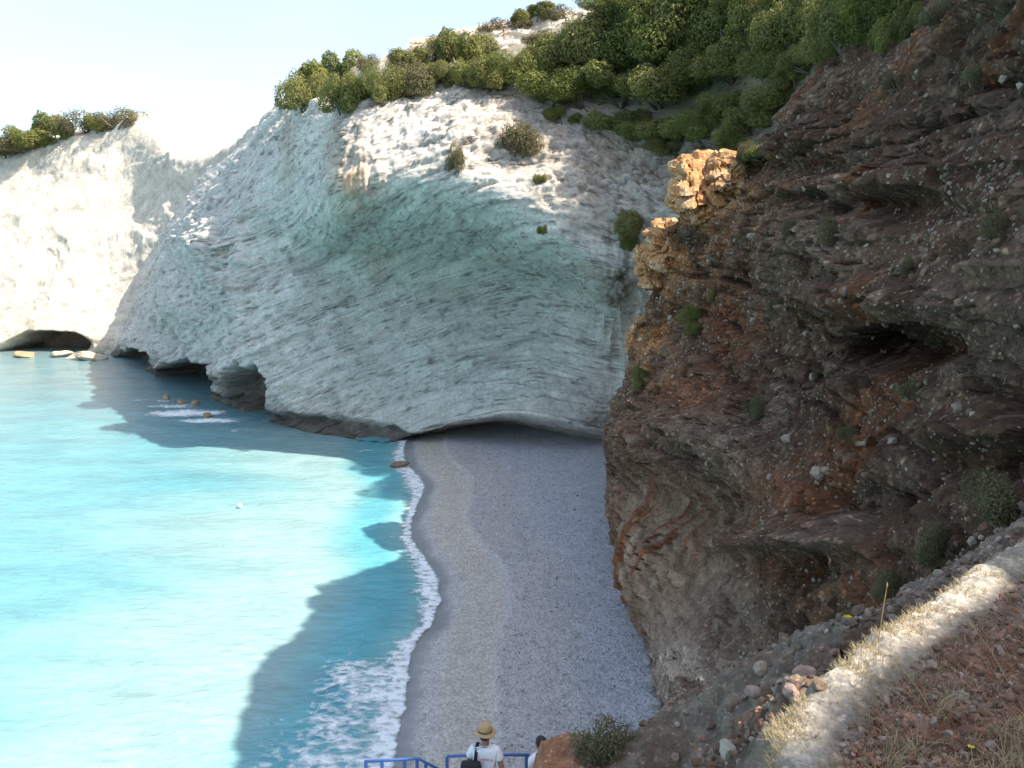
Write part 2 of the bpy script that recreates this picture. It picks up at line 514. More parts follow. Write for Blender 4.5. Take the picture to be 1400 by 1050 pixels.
c = mixcol(c, (0.45, 0.33, 0.22), np.clip(bump2(u, v, 535, 160, 26, 40) * (0.5 + 1.6 * flute), 0, 0.6))
c = mixcol(c, (0.35, 0.25, 0.18), np.clip(bump2(u, v, 392, 190, 9, 60) * (0.6 + 1.0 * flute), 0, 0.6))
c = mixcol(c, (0.50, 0.475, 0.435), 0.75 * (1 - hollow) * sstep(430, 470, u))
c = mixcol(c, (0.34, 0.325, 0.305), 0.6 * (1 - hollow) * sstep(430, 470, u) * sstep(0.0, 0.4, fbm(np.stack([X / 2.5, Y / 2.5, Z / 5], -1), 4, seed=45)))
upr = sstep(560, 700, u) * (1 - hollow)
c = mixcol(c, (0.47, 0.40, 0.325), 0.8 * upr)
c = mixcol(c, (0.42, 0.33, 0.245), 0.7 * upr * sstep(690, 800, u) * sstep(-0.3, 0.3, fbm(p / 5, 3, seed=27.5)))
c = mixcol(c, (0.36, 0.33, 0.31), 0.55 * upr * sstep(-0.05, 0.4, fbm(p / 4, 4, seed=23)))
c = mixcol(c, (0.26, 0.21, 0.165), np.clip(1.5 * bump2(u, v, 858, 425, 38, 110) * (0.6 + 1.6 * np.maximum(flute, -0.2)), 0, 0.92))
c = mixcol(c, (0.20, 0.16, 0.12), 0.9 * sstep(880, 960, u) * sstep(330, 250, v))
c = mixcol(c, (0.42, 0.36, 0.30), 0.6 * np.clip(bump2(u, v, 700, 500, 150, 70) * sstep(0, 0.5, fbm(p / 5, 3, seed=24)), 0, 1))
# run-off stains below the lip, rockfall scars, warm patches
sk = fbm(np.stack([X / 1.3, Y / 1.3, Z / 17], -1), 4, seed=46)
c = mixcol(c, (0.30, 0.30, 0.275), 0.40 * sstep(0.12, 0.45, sk) * hollow * sstep(3.4, 5.4, row))
c = mixcol(c, (0.62, 0.62, 0.58), 0.6 * sstep(0.25, 0.45, fbm(p / 10, 4, 0.6, seed=47)) * hollow)
c = mixcol(c, (0.40, 0.33, 0.26), 0.45 * sstep(0.15, 0.45, fbm(np.stack([X / 7, Y / 7, bed / 2.2], -1), 4, seed=48)) * hollow)
crk = sstep(0.07, 0.0, d2 - d1) * sstep(-0.1, 0.35, fbm(p / 6, 3, seed=26))
c = mixcol(c, (0.15, 0.15, 0.135), (0.75 - 0.3 * hollow) * crk * face)
c = mixcol(c, (0.17, 0.17, 0.15), 0.55 * sstep(-0.33, -0.62, st2) * sstep(-0.1, 0.3, fbm(p / 5, 3, seed=27)) * face)
top = 1 - sstep(8.9, 8.2, row)
c = mixcol(c, (0.23, 0.20, 0.11), top * (0.45 + 0.5 * sstep(-0.2, 0.3, fbm(p / 8, 3, seed=25))))
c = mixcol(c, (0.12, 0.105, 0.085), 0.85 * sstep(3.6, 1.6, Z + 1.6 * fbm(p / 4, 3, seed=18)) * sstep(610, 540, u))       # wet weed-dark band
c = mixcol(c, (0.16, 0.14, 0.115), 0.8 * CAVE)  # cave darkness painted into the rock colour
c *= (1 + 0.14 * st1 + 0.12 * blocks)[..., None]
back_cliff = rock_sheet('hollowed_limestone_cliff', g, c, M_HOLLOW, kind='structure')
at_ = back_cliff.data.attributes.new('bedv', 'FLOAT_VECTOR', 'POINT')
at_.data.foreach_set('vector', np.stack([X, Y, bed], -1).astype(np.float32).ravel())
BVH = {}
def bvh_of(key, g):
    nr, nc = g.shape[:2]
    BVH[key] = BVHTree.FromPolygons([tuple(q) for q in g.reshape(-1, 3)], [tuple(q) for q in grid_faces(nr, nc)])
bvh_of('back', g[::2, ::2])

# ------------------------------------------------------------------ far white cliff
FC = [
 [(-420,478,262), (-420,462,262), (-420,420,271), (-420,360,282), (-420,300,296), (-420,262,310)],
 [(-180,480,244), (-180,462,244), (-180,420,252), (-180,350,264), (-180,290,278), (-180,245,290)],
 [(0,483,236), (0,462,236), (0,415,245), (0,345,258), (0,270,272), (0,208,286)],
 [(62,483,236), (62,455,235), (64,410,244), (68,340,257), (72,262,271), (76,190,285)],
 [(125,488,234), (125,462,233), (128,410,242), (132,335,255), (138,255,269), (146,177,283)],
 [(172,486,233), (172,460,233), (172,410,241), (175,335,252), (180,255,266), (186,166,279)],
 [(222,486,236), (222,460,236), (222,410,239), (226,345,244), (232,280,251), (240,212,258)],
 [(275,486,238), (275,460,238), (275,410,239), (280,345,240), (286,280,241), (292,216,242)],
 [(330,486,238), (330,460,236), (330,410,230), (334,335,222), (338,260,212), (344,186,203)],
 [(392,486,238), (392,460,234), (392,400,226), (393,310,214), (394,220,199), (396,136,186)],
 [(470,486,238), (470,460,234), (470,400,226), (468,310,214), (464,220,204), (460,140,196)],
]
cols = []
for q in FC:
    pts = [P(*w) for w in q]
    b = np.array(pts[0]); t = np.array(pts[-1])
    cols.append([tuple(b + np.array((0, 2, -7))), *pts, tuple(t + np.array((0, 22, 1.5))), tuple(t + np.array((0, 80, -20)))])
g = loft(np.array(cols).transpose(1, 0, 2), 300, 420)
n = normals(g)
if np.mean(n[..., 1]) > 0:
    n = -n
u, v = proj(g)
w = sstep(0.28, 0.6, bump2(u + 0.5 * (v - 470), v, 62, 482, 58, 30) + 0.18 * fbm(g / 6, 2, seed=39))
fcave = w
g = g + np.array((0.1, 1.0, 0.0)) * (w * 14)[..., None]
X, Y, Z = g[..., 0], g[..., 1], g[..., 2]
row = np.linspace(0, 8, 300)[:, None] * np.ones((1, 420))
p = g
face = sstep(6.4, 6.0, row)
lumps = ridged(p / 14, 4, seed=31)
bb = Z - 0.28 * X + 2.2 * fbm(p / 10, 3, seed=32)
st = strata(bb, 3.4, 5, 0.4)
pin = ridged(p * np.array((1 / 6, 1 / 6, 1 / 2.6)), 4, seed=33)
d1, d2, cid = worley(p / 4.5, 8)
disp = 3.0 * fbm(p / 34, 3, seed=30) + 2.0 * lumps * sstep(-0.3, 0.5, fbm(p / 25, 2, seed=37)) + 1.0 * st * sstep(-0.3, 0.4, fbm(p / 20, 2, seed=38)) + 0.4 * pin * sstep(4.6, 2.2, row) + 0.35 * fbm(p / 3, 3, seed=34)
g = g + n * (disp * face)[..., None]
c = np.ones(g.shape) * np.array((0.58, 0.525, 0.44))
c = mixcol(c, (0.60, 0.49, 0.36), 0.55 * sstep(4.2, 1.8, row) * sstep(-0.3, 0.4, fbm(p / 9, 3, seed=35)))
c = mixcol(c, (0.44, 0.30, 0.20), 0.8 * np.clip(sstep(0.25, 0.6, fbm(np.stack([X / 9, Y / 9, Z / 3], -1), 4, seed=36)) * sstep(4.4, 2.6, row), 0, 1))
c = mixcol(c, (0.15, 0.11, 0.08), 0.9 * fcave)  # shade of the far sea cave painted into the rock
c = mixcol(c, (0.5, 0.42, 0.24), 1 - sstep(6.8, 6.3, row))
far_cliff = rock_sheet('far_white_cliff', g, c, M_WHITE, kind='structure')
bvh_of('far', g[::2, ::2])

# ------------------------------------------------------------------ white rock terrace on the hilltop behind the bushes
TC = [
 [(560,95,170), (560,78,172), (560,66,174), (562,62,180)],
 [(610,84,172), (610,68,174), (612,58,176), (614,54,182)],
 [(655,86,174), (655,64,176), (657,47,178), (660,42,185)],
 [(720,84,174), (720,55,176), (722,35,178), (726,30,186)],
 [(800,74,172), (800,42,174), (802,20,176), (806,16,186)],
 [(880,64,168), (880,32,170), (882,12,172), (886,6,182)],
 [(980,60,160), (980,20,162), (984,-10,166), (990,-20,176)],
]
cols = []
for q in TC:
    pts = [P(*w) for w in q]
    b = np.array(pts[0]); t = np.array(pts[-1])
    cols.append([tuple(b + np.array((0, -3, -6))), *pts, tuple(t + np.array((0, 40, 1))), tuple(t + np.array((0, 110, -30)))])
g = loft(np.array(cols).transpose(1, 0, 2), 120, 260)
n = normals(g)
if np.mean(n[..., 1]) > 0:
    n = -n
row = np.linspace(0, 6, 120)[:, None] * np.ones((1, 260))
p = g
disp = 0.9 * ridged(p / 7, 4, seed=41) + 0.6 * strata(p[..., 2] + 1.2 * fbm(p / 6, 3, seed=42), 1.9, 9, 0.5) + 0.5 * fbm(np.stack([p[..., 0] / 1.2, p[..., 1] / 1.2, p[..., 2] / 8], -1), 3, seed=43)
g = g + n * (disp * sstep(4.4, 3.6, row))[..., None]
c = np.ones(g.shape) * np.array((0.60, 0.53, 0.45))
c = mixcol(c, (0.46, 0.33, 0.22), 0.7 * sstep(-0.05, 0.4, fbm(p / 4, 3, seed=44)))
c = mixcol(c, (0.33, 0.26, 0.15), 1 - sstep(4.0, 3.4, row))
terrace = rock_sheet('upper_rock_terrace', g, c, M_WHITE, kind='structure')
bvh_of('terrace', g[::2, ::2])

# ------------------------------------------------------------------ brown headland on the right
HC = [
 [(905,640,118), (905,600,118), (905,560,116), (910,530,116), (918,500,116), (924,460,116), (930,420,116), (940,380,116), (950,350,115), (970,320,112)],
 [(862,690,88), (852,645,88), (850,605,86), (853,565,84), (865,520,85), (878,472,86), (890,428,86), (902,392,86), (912,365,84), (928,338,82)],
 [(856,735,80), (843,690,80), (841,648,80.5), (852,602,79), (866,548,77.5), (890,480,79), (906,420,80.5), (918,368,80), (936,318,78.5), (952,276,77.5), (976,236,76.5)],
 [(852,775,73), (836,740,73), (834,685,75), (852,640,74), (868,590,70), (905,520,72), (930,435,75), (948,368,75), (984,304,74), (1030,246,72.5), (1085,186,71)],
 [(880,865,59), (858,800,59.5), (880,725,62.5), (910,672,61), (925,605,57.5), (972,520,60), (1000,430,63), (1022,350,62.5), (1052,270,62), (1088,180,61), (1150,70,62)],
 [(897,950,49), (908,880,48.5), (945,795,50.5), (985,715,49), (1000,625,46), (1040,530,48), (1070,440,50), (1090,350,49.5), (1122,260,50.5), (1162,160,50.5), (1260,20,50)],
 [(935,1010,43), (965,940,40.5), (1012,860,39.5), (1050,772,37.5), (1075,685,35.5), (1110,590,37), (1140,490,40), (1150,420,36.5), (1190,300,38), (1232,160,39), (1330,-50,42)],
 [(985,1060,38), (1022,985,33.5), (1080,905,30.5), (1130,812,28.5), (1160,712,27.5), (1190,610,28.5), (1230,505,32), (1240,425,28), (1282,300,29), (1332,150,30), (1430,-150,31)],
 [(1055,1085,31), (1102,1005,27), (1172,930,24), (1230,842,22.5), (1270,732,21), (1300,620,22), (1320,512,24.5), (1340,420,22), (1382,300,23), (1442,140,23.5), (1560,-250,24)],
 [(1155,1125,25), (1222,1045,21.5), (1300,962,18.8), (1370,872,17), (1420,752,16), (1450,630,16.5), (1470,512,17.5), (1490,410,17), (1542,280,18), (1622,120,18.5), (1800,-350,19)],
 [(1300,1200,19), (1450,1150,15), (1550,1050,12.8), (1650,950,11.8), (1700,800,11.4), (1730,650,11.6), (1750,500,12), (1780,380,12), (1850,250,12.5), (1950,50,13), (2200,-600,14)],
]
cols = []
for q in HC:
    pts = [P(*w) for w in q]
    if len(pts) == 10:
        pts = [tuple((np.array(pts[0]) + np.array((1.5, 0.5, -3))))] + pts
    b = np.array(pts[0]); t = np.array(pts[-1])
    i = len(cols)
    up = [(6, 4, 2), (8, 3, -8), (9, -1, -6), (8, 0, -2), (5, 0, 6), (5, 0, 10), (5, 0, 10), (6, 0, 4)][i] if i < 8 else (9, 1, 1.5)      # unseen hill behind the crest, its heights set to shape the cast shadow
    cols.append([tuple(b + np.array((1.5, 0.5, -4))), *pts, tuple(t + np.array(up)), tuple(t + np.array(up) + np.array((26, -6, 3)))])
# unseen hillside beside and behind the camera, crest notched so sun reaches the bank
for (yb, x0, zc, xc) in ((9.5, 12.0, 46.2, 16.5), (6.4, 12.0, 46.0, 16.5), (5.0, 12.0, 45.0, 16.5), (4.0, 12.0, 44.1, 16.5), (3.0, 12.0, 44.0, 16.5), (2.2, 12.0, 44.9, 16.5), (1.3, 12.0, 45.9, 16.5), (0.7, 12.0, 46.6, 16.5), (-0.1, 12.0, 47.3, 16.5), (-2.0, 12.0, 48.4, 16.5), (-12.0, 12.5, 49.0, 17.0), (-60.0, 16.0, 54.0, 24.0)):
    zs = np.linspace(25.5, zc, 11); xs = x0 + (xc - x0) * (np.linspace(0, 1, 11) ** 1.15)
    pts = [(xs[i], yb, zs[i]) for i in range(11)]
    cols.append([(x0 - 3, yb, 21.0), *pts, (xc + 6, yb, zc - 2.0), (xc + 36, yb - 4, zc - 4)])
NRH, NCH = 700, 800
ctrl = np.array(cols).transpose(1, 0, 2)
TC_H = np.concatenate([np.linspace(0, 9.4, 650), np.linspace(9.45, 22, 150)])   # most columns where the photo looks
g = loft(ctrl, NRH, TC_H)
n = normals(g)
if np.mean(n[..., 0]) > 0:
    n = -n
u, v = proj(g)
X, Y, Z = g[..., 0], g[..., 1], g[..., 2]
row = np.linspace(0, 13, NRH)[:, None] * np.ones((1, NCH))
near = np.clip((Y - 8) / 60, 0.12, 1.0)                    # relief shrinks a little on the nearest rock
p = g
tilt = Z - 0.03 * Y + 0.04 * X
warp = fbm(p / 7, 3, seed=51)
flt = np.round(2.2 * fbm(np.stack([X / 9, Y / 9, Z / 40], -1), 2, seed=57)) * 0.7     # beds step along small faults
bb = tilt + 0.75 * warp + flt
st1 = strata(bb, 3.1, 21, 0.55)
st2 = strata(bb + 0.25 * fbm(p / 1.5, 2, seed=52), 0.95, 33, 0.55)
st3 = strata(bb + 0.15 * fbm(p / 0.7, 2, seed=58), 0.33, 41, 0.5)
lump = ridged(p / 6.5, 4, seed=53)
med = fbm(p / 1.5, 5, 0.62, seed=54)
d1, d2, cid = worley(p / 0.55, 5)
cob = np.clip(0.62 - d1, 0, 1) * (cid > 0.35) * (0.3 + cid)  # cobbles set in the rock
e1, e2, cid2 = worley(p * np.array((1 / 2.4, 1 / 2.4, 1 / 1.3)) + 0.5 * fbm(p / 2, 2, seed=55)[..., None], 9)
blk = sstep(0.0, 0.12, e2 - e1) * 0.3 + (cid2 - 0.5) * 0.9
butt = np.clip(1.4 * bump2(u, v, 905, 770, 75, 110), 0, 1) * sstep(6.0, 4.8, row)   # smooth fluted buttress under the cap
flute = fbm(np.stack([Y / 1.9 + 0.35 * fbm(p / 4, 2, seed=60), 0.1 * X, Z / 45], -1), 3, seed=56)
rockamt = (1 - 0.85 * butt)
scree = sstep(0.0, 0.3, fbm(p / 11, 3, seed=59)) * rockamt   # gentler stony slopes between the ledges
led = (1 - 0.6 * scree) * (0.45 + 0.75 * sstep(-0.2, 0.3, fbm(p / 8, 2, seed=67)))
disp = 0.9 * fbm(p / 14, 3, seed=50) + rockamt * (led * (1.9 * st1 + 0.7 * st2 + 0.16 * st3 + 0.9 * blk) + 0.5 * lump + 0.75 * med + 0.22 * cob) + butt * (1.3 * flute + 0.15 * med)
disp *= (0.40 + 0.60 * near) * (0.06 + 0.94 * sstep(10, 16, Y))
for (cu, cv, ru, rv, am) in ((935, 600, 85, 34, 2.6), (960, 690, 60, 26, -1.4), (1085, 742, 85, 20, 2.0), (1085, 782, 90, 18, -1.6), (1200, 412, 100, 24, 2.0), (1330, 598, 90, 22, 1.3), (1340, 650, 80, 24, -1.2),
                             (1150, 335, 80, 44, 1.5), (1250, 245, 130, 24, 1.6), (1240, 290, 130, 16, -1.2), (1110, 195, 90, 22, 1.6), (1110, 232, 90, 14, -1.2), (1020, 165, 30, 40, 1.3), (905, 770, 45, 70, 1.8), (1180, 540, 80, 20, 1.2)):
    disp = disp + am * np.clip(1.5 * bump2(u, v, cu, cv, ru, rv) * (0.8 + 0.5 * med + 0.5 * st2), -0.2, 1.2) * np.clip(Y / 55, 0.35, 1)
nh = n.copy(); nh[..., 2] *= 0.35
g = g + nh * disp[..., None]
# ledge with a dark hollow beneath it
w = sstep(0.25, 0.6, bump2(u, v, 1235, 476, 80, 34) + 0.2 * med)
g = g + np.array((0.75, 0.62, 0.05)) * (w * 4.2)[..., None]
w = np.clip(1.3 * bump2(u, v, 1190, 705, 60, 34) + 1.2 * bump2(u, v, 1080, 765, 80, 12) + 1.2 * bump2(u, v, 1350, 640, 60, 26), 0, 1)
g = g + np.array((0.75, 0.6, 0.0)) * (w * 1.5)[..., None]
u, v = proj(g)
# pigments: red earth, grey-brown conglomerate, pale weathered skins
c = np.ones(g.shape) * np.array((0.120, 0.082, 0.058))
c = mixcol(c, (0.185, 0.150, 0.122), 0.9 * sstep(-0.05, 0.30, fbm(p / 5, 4, seed=61)))
c = mixcol(c, (0.19, 0.088, 0.042), 0.8 * sstep(0.05, 0.40, fbm(p / 6, 4, seed=62)))
c = mixcol(c, (0.23, 0.105, 0.055), 0.85 * np.clip(bump2(u, v, 985, 440, 24, 60) + bump2(u, v, 940, 540, 40, 30) + bump2(u, v, 1080, 670, 60, 32), 0, 1))
c = mixcol(c, (0.255, 0.225, 0.195), 0.85 * np.clip(bump2(u, v, 940, 590, 95, 34) + bump2(u, v, 950, 660, 70, 40) + bump2(u, v, 1070, 735, 75, 24) + bump2(u, v, 1130, 340, 60, 30) + bump2(u, v, 1025, 170, 40, 45), 0, 1) * sstep(-0.4, 0.2, med))
lit = np.clip(bump2(u, v, 965, 255, 60, 60) + bump2(u, v, 912, 350, 45, 50) + bump2(u, v, 890, 470, 32, 50), 0, 1)  # orange earth, its sun glow also painted into the colour
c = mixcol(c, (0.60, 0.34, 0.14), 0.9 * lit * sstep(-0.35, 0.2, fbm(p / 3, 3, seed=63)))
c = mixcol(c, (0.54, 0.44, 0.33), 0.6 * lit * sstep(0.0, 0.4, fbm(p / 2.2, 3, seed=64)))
c = mixcol(c, (0.36, 0.30, 0.235), 0.95 * butt)
c = mixcol(c, (0.25, 0.105, 0.055), 0.95 * np.clip(butt * sstep(0.02, 0.16, flute + 0.05 * med), 0, 1))
c = mixcol(c, (0.40, 0.36, 0.30), 0.85 * np.clip(butt * sstep(-0.10, -0.25, flute), 0, 1))
c = mixcol(c, (0.46, 0.44, 0.42), 0.9 * np.clip(1.3 * bump2(u, v, 925, 920, 60, 60) + 1.2 * bump2(u, v, 905, 985, 40, 40), 0, 1))
c = mixcol(c, (0.27, 0.255, 0.225), 0.6 * np.clip(bump2(u, v, 990, 830, 60, 60), 0, 1))
pale = (cid > 0.6) * sstep(0.42, 0.28, d1)
c = mixcol(c, (0.31, 0.255, 0.205), 0.7 * pale * rockamt)
c = mixcol(c, (0.07, 0.045, 0.032), 0.6 * sstep(0.05, 0.0, d2 - d1) * rockamt * sstep(-0.1, 0.3, lump))
c = mixcol(c, (0.070, 0.052, 0.038), 0.6 * sstep(0.2, 0.45, fbm(p / 3, 4, seed=66)) * rockamt)
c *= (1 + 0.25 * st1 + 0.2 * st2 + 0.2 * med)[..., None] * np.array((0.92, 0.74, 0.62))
HEAD_G = g; HEAD_N = n; HEAD_UV = (u, v)
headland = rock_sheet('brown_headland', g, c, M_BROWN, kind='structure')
add_attr(headland.data, 'bare', np.clip(butt, 0, 1).ravel())
bvh_of('head', g[::2, ::2])

# ------------------------------------------------------------------ beach
SHORE_PX = [(552,606),(549,622),(556,640),(572,655),(577,668),(568,690),(557,718),(558,735),(570,755),(585,775),(595,795),(596,825),(586,855),(566,880),(555,905),(552,930),(546,965),(538,1010),(530,1050),(520,1110)]
_sh = np.array([G(*q)[:2] for q in SHORE_PX])
_sh = _sh[np.argsort(_sh[:, 1])]
_sh = np.vstack([[_sh[0, 0] + 4, 5.0], _sh, [_sh[-1, 0] + 2, 170.0]])
def shore_x(Yv):
    return np.interp(Yv, _sh[:, 1], _sh[:, 0])

def beach_z(Xv, Yv):
    d = Xv - shore_x(Yv)
    z = np.where(d < 0, 0.16 * d, 0.125 * np.minimum(d, 7.0))
    z = z + 0.22 * sstep(6.2, 7.2, d) + 0.045 * np.clip(d - 7.0, 0, 30)
    return np.maximum(z, -4.0), d

NX, NY = 420, 620
bx = np.linspace(-30, 45, NX); by = 30 + (170 - 30) * np.linspace(0, 1, NY) ** 1.25
Xg, Yg = np.meshgrid(bx, by)
zz, dd = beach_z(Xg, Yg)
_ys = np.linspace(5, 170, 400); _k = np.exp(-np.linspace(-2.5, 2.5, 61) ** 2); _k /= _k.sum()
_xs = np.convolve(np.pad(shore_x(_ys), 30, mode='edge'), _k, mode='valid')
pp = np.stack([Xg, Yg, np.zeros_like(Xg)], -1)
d0 = dd
dd = Xg - np.interp(Yg, _ys, _xs)
dry = sstep(5, 10, dd)
zz = zz + 0.10 * fbm(pp / 5, 3, seed=71) * sstep(3, 9, dd) + 0.07 * fbm(pp / 0.9, 3, seed=72) * dry + 0.10 * np.sin(Yg / 1.9 + 2 * fbm(pp / 8, 2, seed=74)) * bump2(dd, 0 * dd, 1.5, 0, 2.0, 1) * 0.3
me = raw_mesh('beach', np.stack([Xg, Yg, zz], -1).reshape(-1, 3), grid_faces(NY, NX), True)
c = np.ones(Xg.shape + (3,)) * np.array((0.40, 0.385, 0.375))
edge = 1.0 * fbm(pp / 6, 3, seed=73)
c = mixcol(c, (0.235, 0.235, 0.245), sstep(2.2, 0.8, d0 + edge))                    # wet shingle
c = mixcol(c, (0.42, 0.38, 0.335), sstep(1.8 + edge, 3.6 + edge, dd) * sstep(6.9, 6.3, dd))
c = mixcol(c, (0.39, 0.36, 0.35), sstep(6.3, 7.0, dd) * sstep(15, 11, dd + 1.5 * edge))
c = mixcol(c, (0.37, 0.37, 0.395), sstep(11, 15, dd + 1.5 * edge))
c = mixcol(c, (0.33, 0.33, 0.345), 0.5 * sstep(0.1, 0.45, fbm(pp * np.array((1 / 3, 1 / 10, 1)), 3, seed=75)) * dry)
add_attr(me, 'Col', c.reshape(-1, 3))
add_attr(me, 'wet', sstep(2.0, 0.5, d0 + edge).ravel())
m, t, b = new_mat('beach_shingle')
at = nd(t, 'ShaderNodeAttribute', attribute_name='Col'); aw = nd(t, 'ShaderNodeAttribute', attribute_name='wet')
tc = nd(t, 'ShaderNodeTexCoord')
vo = nd(t, 'ShaderNodeTexVoronoi', Scale=5.0); v2 = nd(t, 'ShaderNodeTexVoronoi', Scale=13.0)
no = nd(t, 'ShaderNodeTexNoise', Scale=0.9, Detail=8.0, Roughness=0.7)
for q in (vo, v2, no):
    t.links.new(tc.outputs['Object'], q.inputs['Vector'])
sv = nd(t, 'ShaderNodeSeparateColor'); t.links.new(vo.outputs['Color'], sv.inputs[0])
s2 = nd(t, 'ShaderNodeSeparateColor'); t.links.new(v2.outputs['Color'], s2.inputs[0])
dryf = rng(t, aw.outputs['Fac'], 0.0, 0.6, 1.0, 0.15)
cc = mixc(t, at.outputs['Color'], mixc(t, (1, 1, 1), rng(t, sv.outputs[0], 0, 1, 0.82, 1.18), dryf), 1.0, 'MULTIPLY')
cc = mixc(t, cc, mixc(t, (1, 1, 1), rng(t, s2.outputs[1], 0, 1, 0.80, 1.20), dryf), 1.0, 'MULTIPLY')
cc = mixc(t, cc, rng(t, no.outputs['Fac'], 0.3, 0.7, 0.85, 1.15), 1.0, 'MULTIPLY')
t.links.new(cc, b.inputs['Base Color'])
t.links.new(rng(t, aw.outputs['Fac'], 0, 1, 0.9, 0.28), b.inputs['Roughness'])
bp = nd(t, 'ShaderNodeBump', Strength=0.6, Distance=0.10); bp.invert = True
sm = nd(t, 'ShaderNodeMath', operation='MULTIPLY'); t.links.new(vo.outputs['Distance'], sm.inputs[0]); t.links.new(dryf, sm.inputs[1])
t.links.new(sm.outputs[0], bp.inputs['Height']); t.links.new(bp.outputs['Normal'], b.inputs['Normal'])
beach = link('beach', me, m, kind='structure')

# ------------------------------------------------------------------ sea
sx = np.concatenate([-np.geomspace(4000, 260, 24), np.linspace(-250, 30, 470)])
sy = np.concatenate([[-3000, -900, -300, -100, -20], np.linspace(0, 300, 560), np.geomspace(320, 9000, 22)])
Xg, Yg = np.meshgrid(sx, sy)
pp = np.stack([Xg, Yg, np.zeros_like(Xg)], -1)
ds = shore_x(np.clip(Yg, 10, 165)) - Xg
near = sstep(300, 60, np.hypot(Xg, Yg))
sw = 0.16 * fbm(pp * np.array((1 / 9, 1 / 4.5, 1)), 3, seed=81) + 0.10 * np.sin(ds / 1.6 + 2.0 * fbm(pp / 7, 2, seed=82)) * sstep(22, 6, ds)
zz = sw * near * sstep(0, 3, ds) + 0.02
zz = np.where(ds < -6, -1.2, zz)
me = raw_mesh('sea', np.stack([Xg, Yg, zz], -1).reshape(-1, 3), grid_faces(len(sy), len(sx)), True)
mot = fbm(pp * np.array((1 / 30, 1 / 16, 1)), 4, seed=83)
c = np.ones(Xg.shape + (3,)) * np.array((0.065, 0.245, 0.30))
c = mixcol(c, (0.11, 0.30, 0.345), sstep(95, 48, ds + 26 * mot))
c = mixcol(c, (0.25, 0.39, 0.395), sstep(42, 12, ds + 16 * mot))  # milky water, made paler in colour where the sunlit wedge falls
c = mixcol(c, (0.085, 0.36, 0.43), sstep(11, 5, ds + 3 * mot) * 0.85)  # more saturated strip: the shaded water's teal put into its colour
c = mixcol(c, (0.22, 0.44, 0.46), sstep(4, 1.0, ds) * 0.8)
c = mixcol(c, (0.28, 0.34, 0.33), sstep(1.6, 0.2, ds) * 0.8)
c = mixcol(c, (0.30, 0.31, 0.25), 0.7 * sstep(222, 234, Yg + 6 * mot) * sstep(-40, -105, Xg))       # shallows over yellow rock under the far cliff
c = mixcol(c, (0.17, 0.25, 0.26), 0.75 * sstep(110, 190, Yg + 20 * mot) * sstep(-20, -70, Xg))  # grey of the white cliff's reflection put into the water colour
dk = sstep(0.15, 0.4, fbm(pp / 11, 4, seed=84)) * sstep(130, 150, Yg) * sstep(215, 190, Yg)
c = mixcol(c, (0.08, 0.25, 0.31), 0.5 * dk)
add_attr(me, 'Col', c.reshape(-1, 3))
m, t, b = new_mat('milky_turquoise_water')
at = nd(t, 'ShaderNodeAttribute', attribute_name='Col')
tc = nd(t, 'ShaderNodeTexCoord')
mp = nd(t, 'ShaderNodeMapping'); mp.inputs['Scale'].default_value = (0.55, 1.35, 1.0); mp.inputs['Rotation'].default_value = (0, 0, R(-8))
t.links.new(tc.outputs['Object'], mp.inputs['Vector'])
w1 = nd(t, 'ShaderNodeTexNoise', Scale=0.9, Detail=7.0, Roughness=0.62, Distortion=0.6)
w2 = nd(t, 'ShaderNodeTexNoise', Scale=0.16, Detail=4.0, Roughness=0.55)
for q in (w1, w2):
    t.links.new(mp.outputs['Vector'], q.inputs['Vector'])
cc = mixc(t, at.outputs['Color'], rng(t, w2.outputs['Fac'], 0.3, 0.7, 0.86, 1.14), 1.0, 'MULTIPLY')
cc = mixc(t, cc, rng(t, w1.outputs['Fac'], 0.3, 0.7, 0.90, 1.10), 1.0, 'MULTIPLY')
t.links.new(cc, b.inputs['Base Color'])
b.inputs['Roughness'].default_value = 0.16
b.inputs['IOR'].default_value = 1.33
bp = nd(t, 'ShaderNodeBump', Strength=0.8, Distance=0.45)
t.links.new(w1.outputs['Fac'], bp.inputs['Height']); t.links.new(bp.outputs['Normal'], b.inputs['Normal'])
sea = link('sea', me, m, kind='structure')

# ------------------------------------------------------------------ surf
m, t, b = new_mat('sea_foam')
ad = nd(t, 'ShaderNodeAttribute', attribute_name='dens')
tc = nd(t, 'ShaderNodeTexCoord')
mp = nd(t, 'ShaderNodeMapping'); mp.inputs['Scale'].default_value = (1.0, 1.5, 1.0)
t.links.new(tc.outputs['Object'], mp.inputs['Vector'])
f1 = nd(t, 'ShaderNodeTexNoise', Scale=1.3, Detail=7.0, Roughness=0.68, Distortion=0.7)
f2 = nd(t, 'ShaderNodeTexVoronoi', Scale=1.5, feature='SMOOTH_F1')
for q in (f1, f2):
    t.links.new(mp.outputs['Vector'], q.inputs['Vector'])
s1 = nd(t, 'ShaderNodeMath', operation='MULTIPLY_ADD'); s1.inputs[1].default_value = 0.35
t.links.new(f2.outputs['Distance'], s1.inputs[0]); t.links.new(f1.outputs['Fac'], s1.inputs[2])
s2 = nd(t, 'ShaderNodeMath', operation='ADD'); t.links.new(s1.outputs[0], s2.inputs[0]); t.links.new(ad.outputs['Fac'], s2.inputs[1])
al = rng(t, s2.outputs[0], 1.10, 1.45, 0.0, 0.96)
t.links.new(al, b.inputs['Alpha'])
b.inputs['Base Color'].default_value = (0.82, 0.86, 0.88, 1)
b.inputs['Roughness'].default_value = 0.7
M_FOAM = m

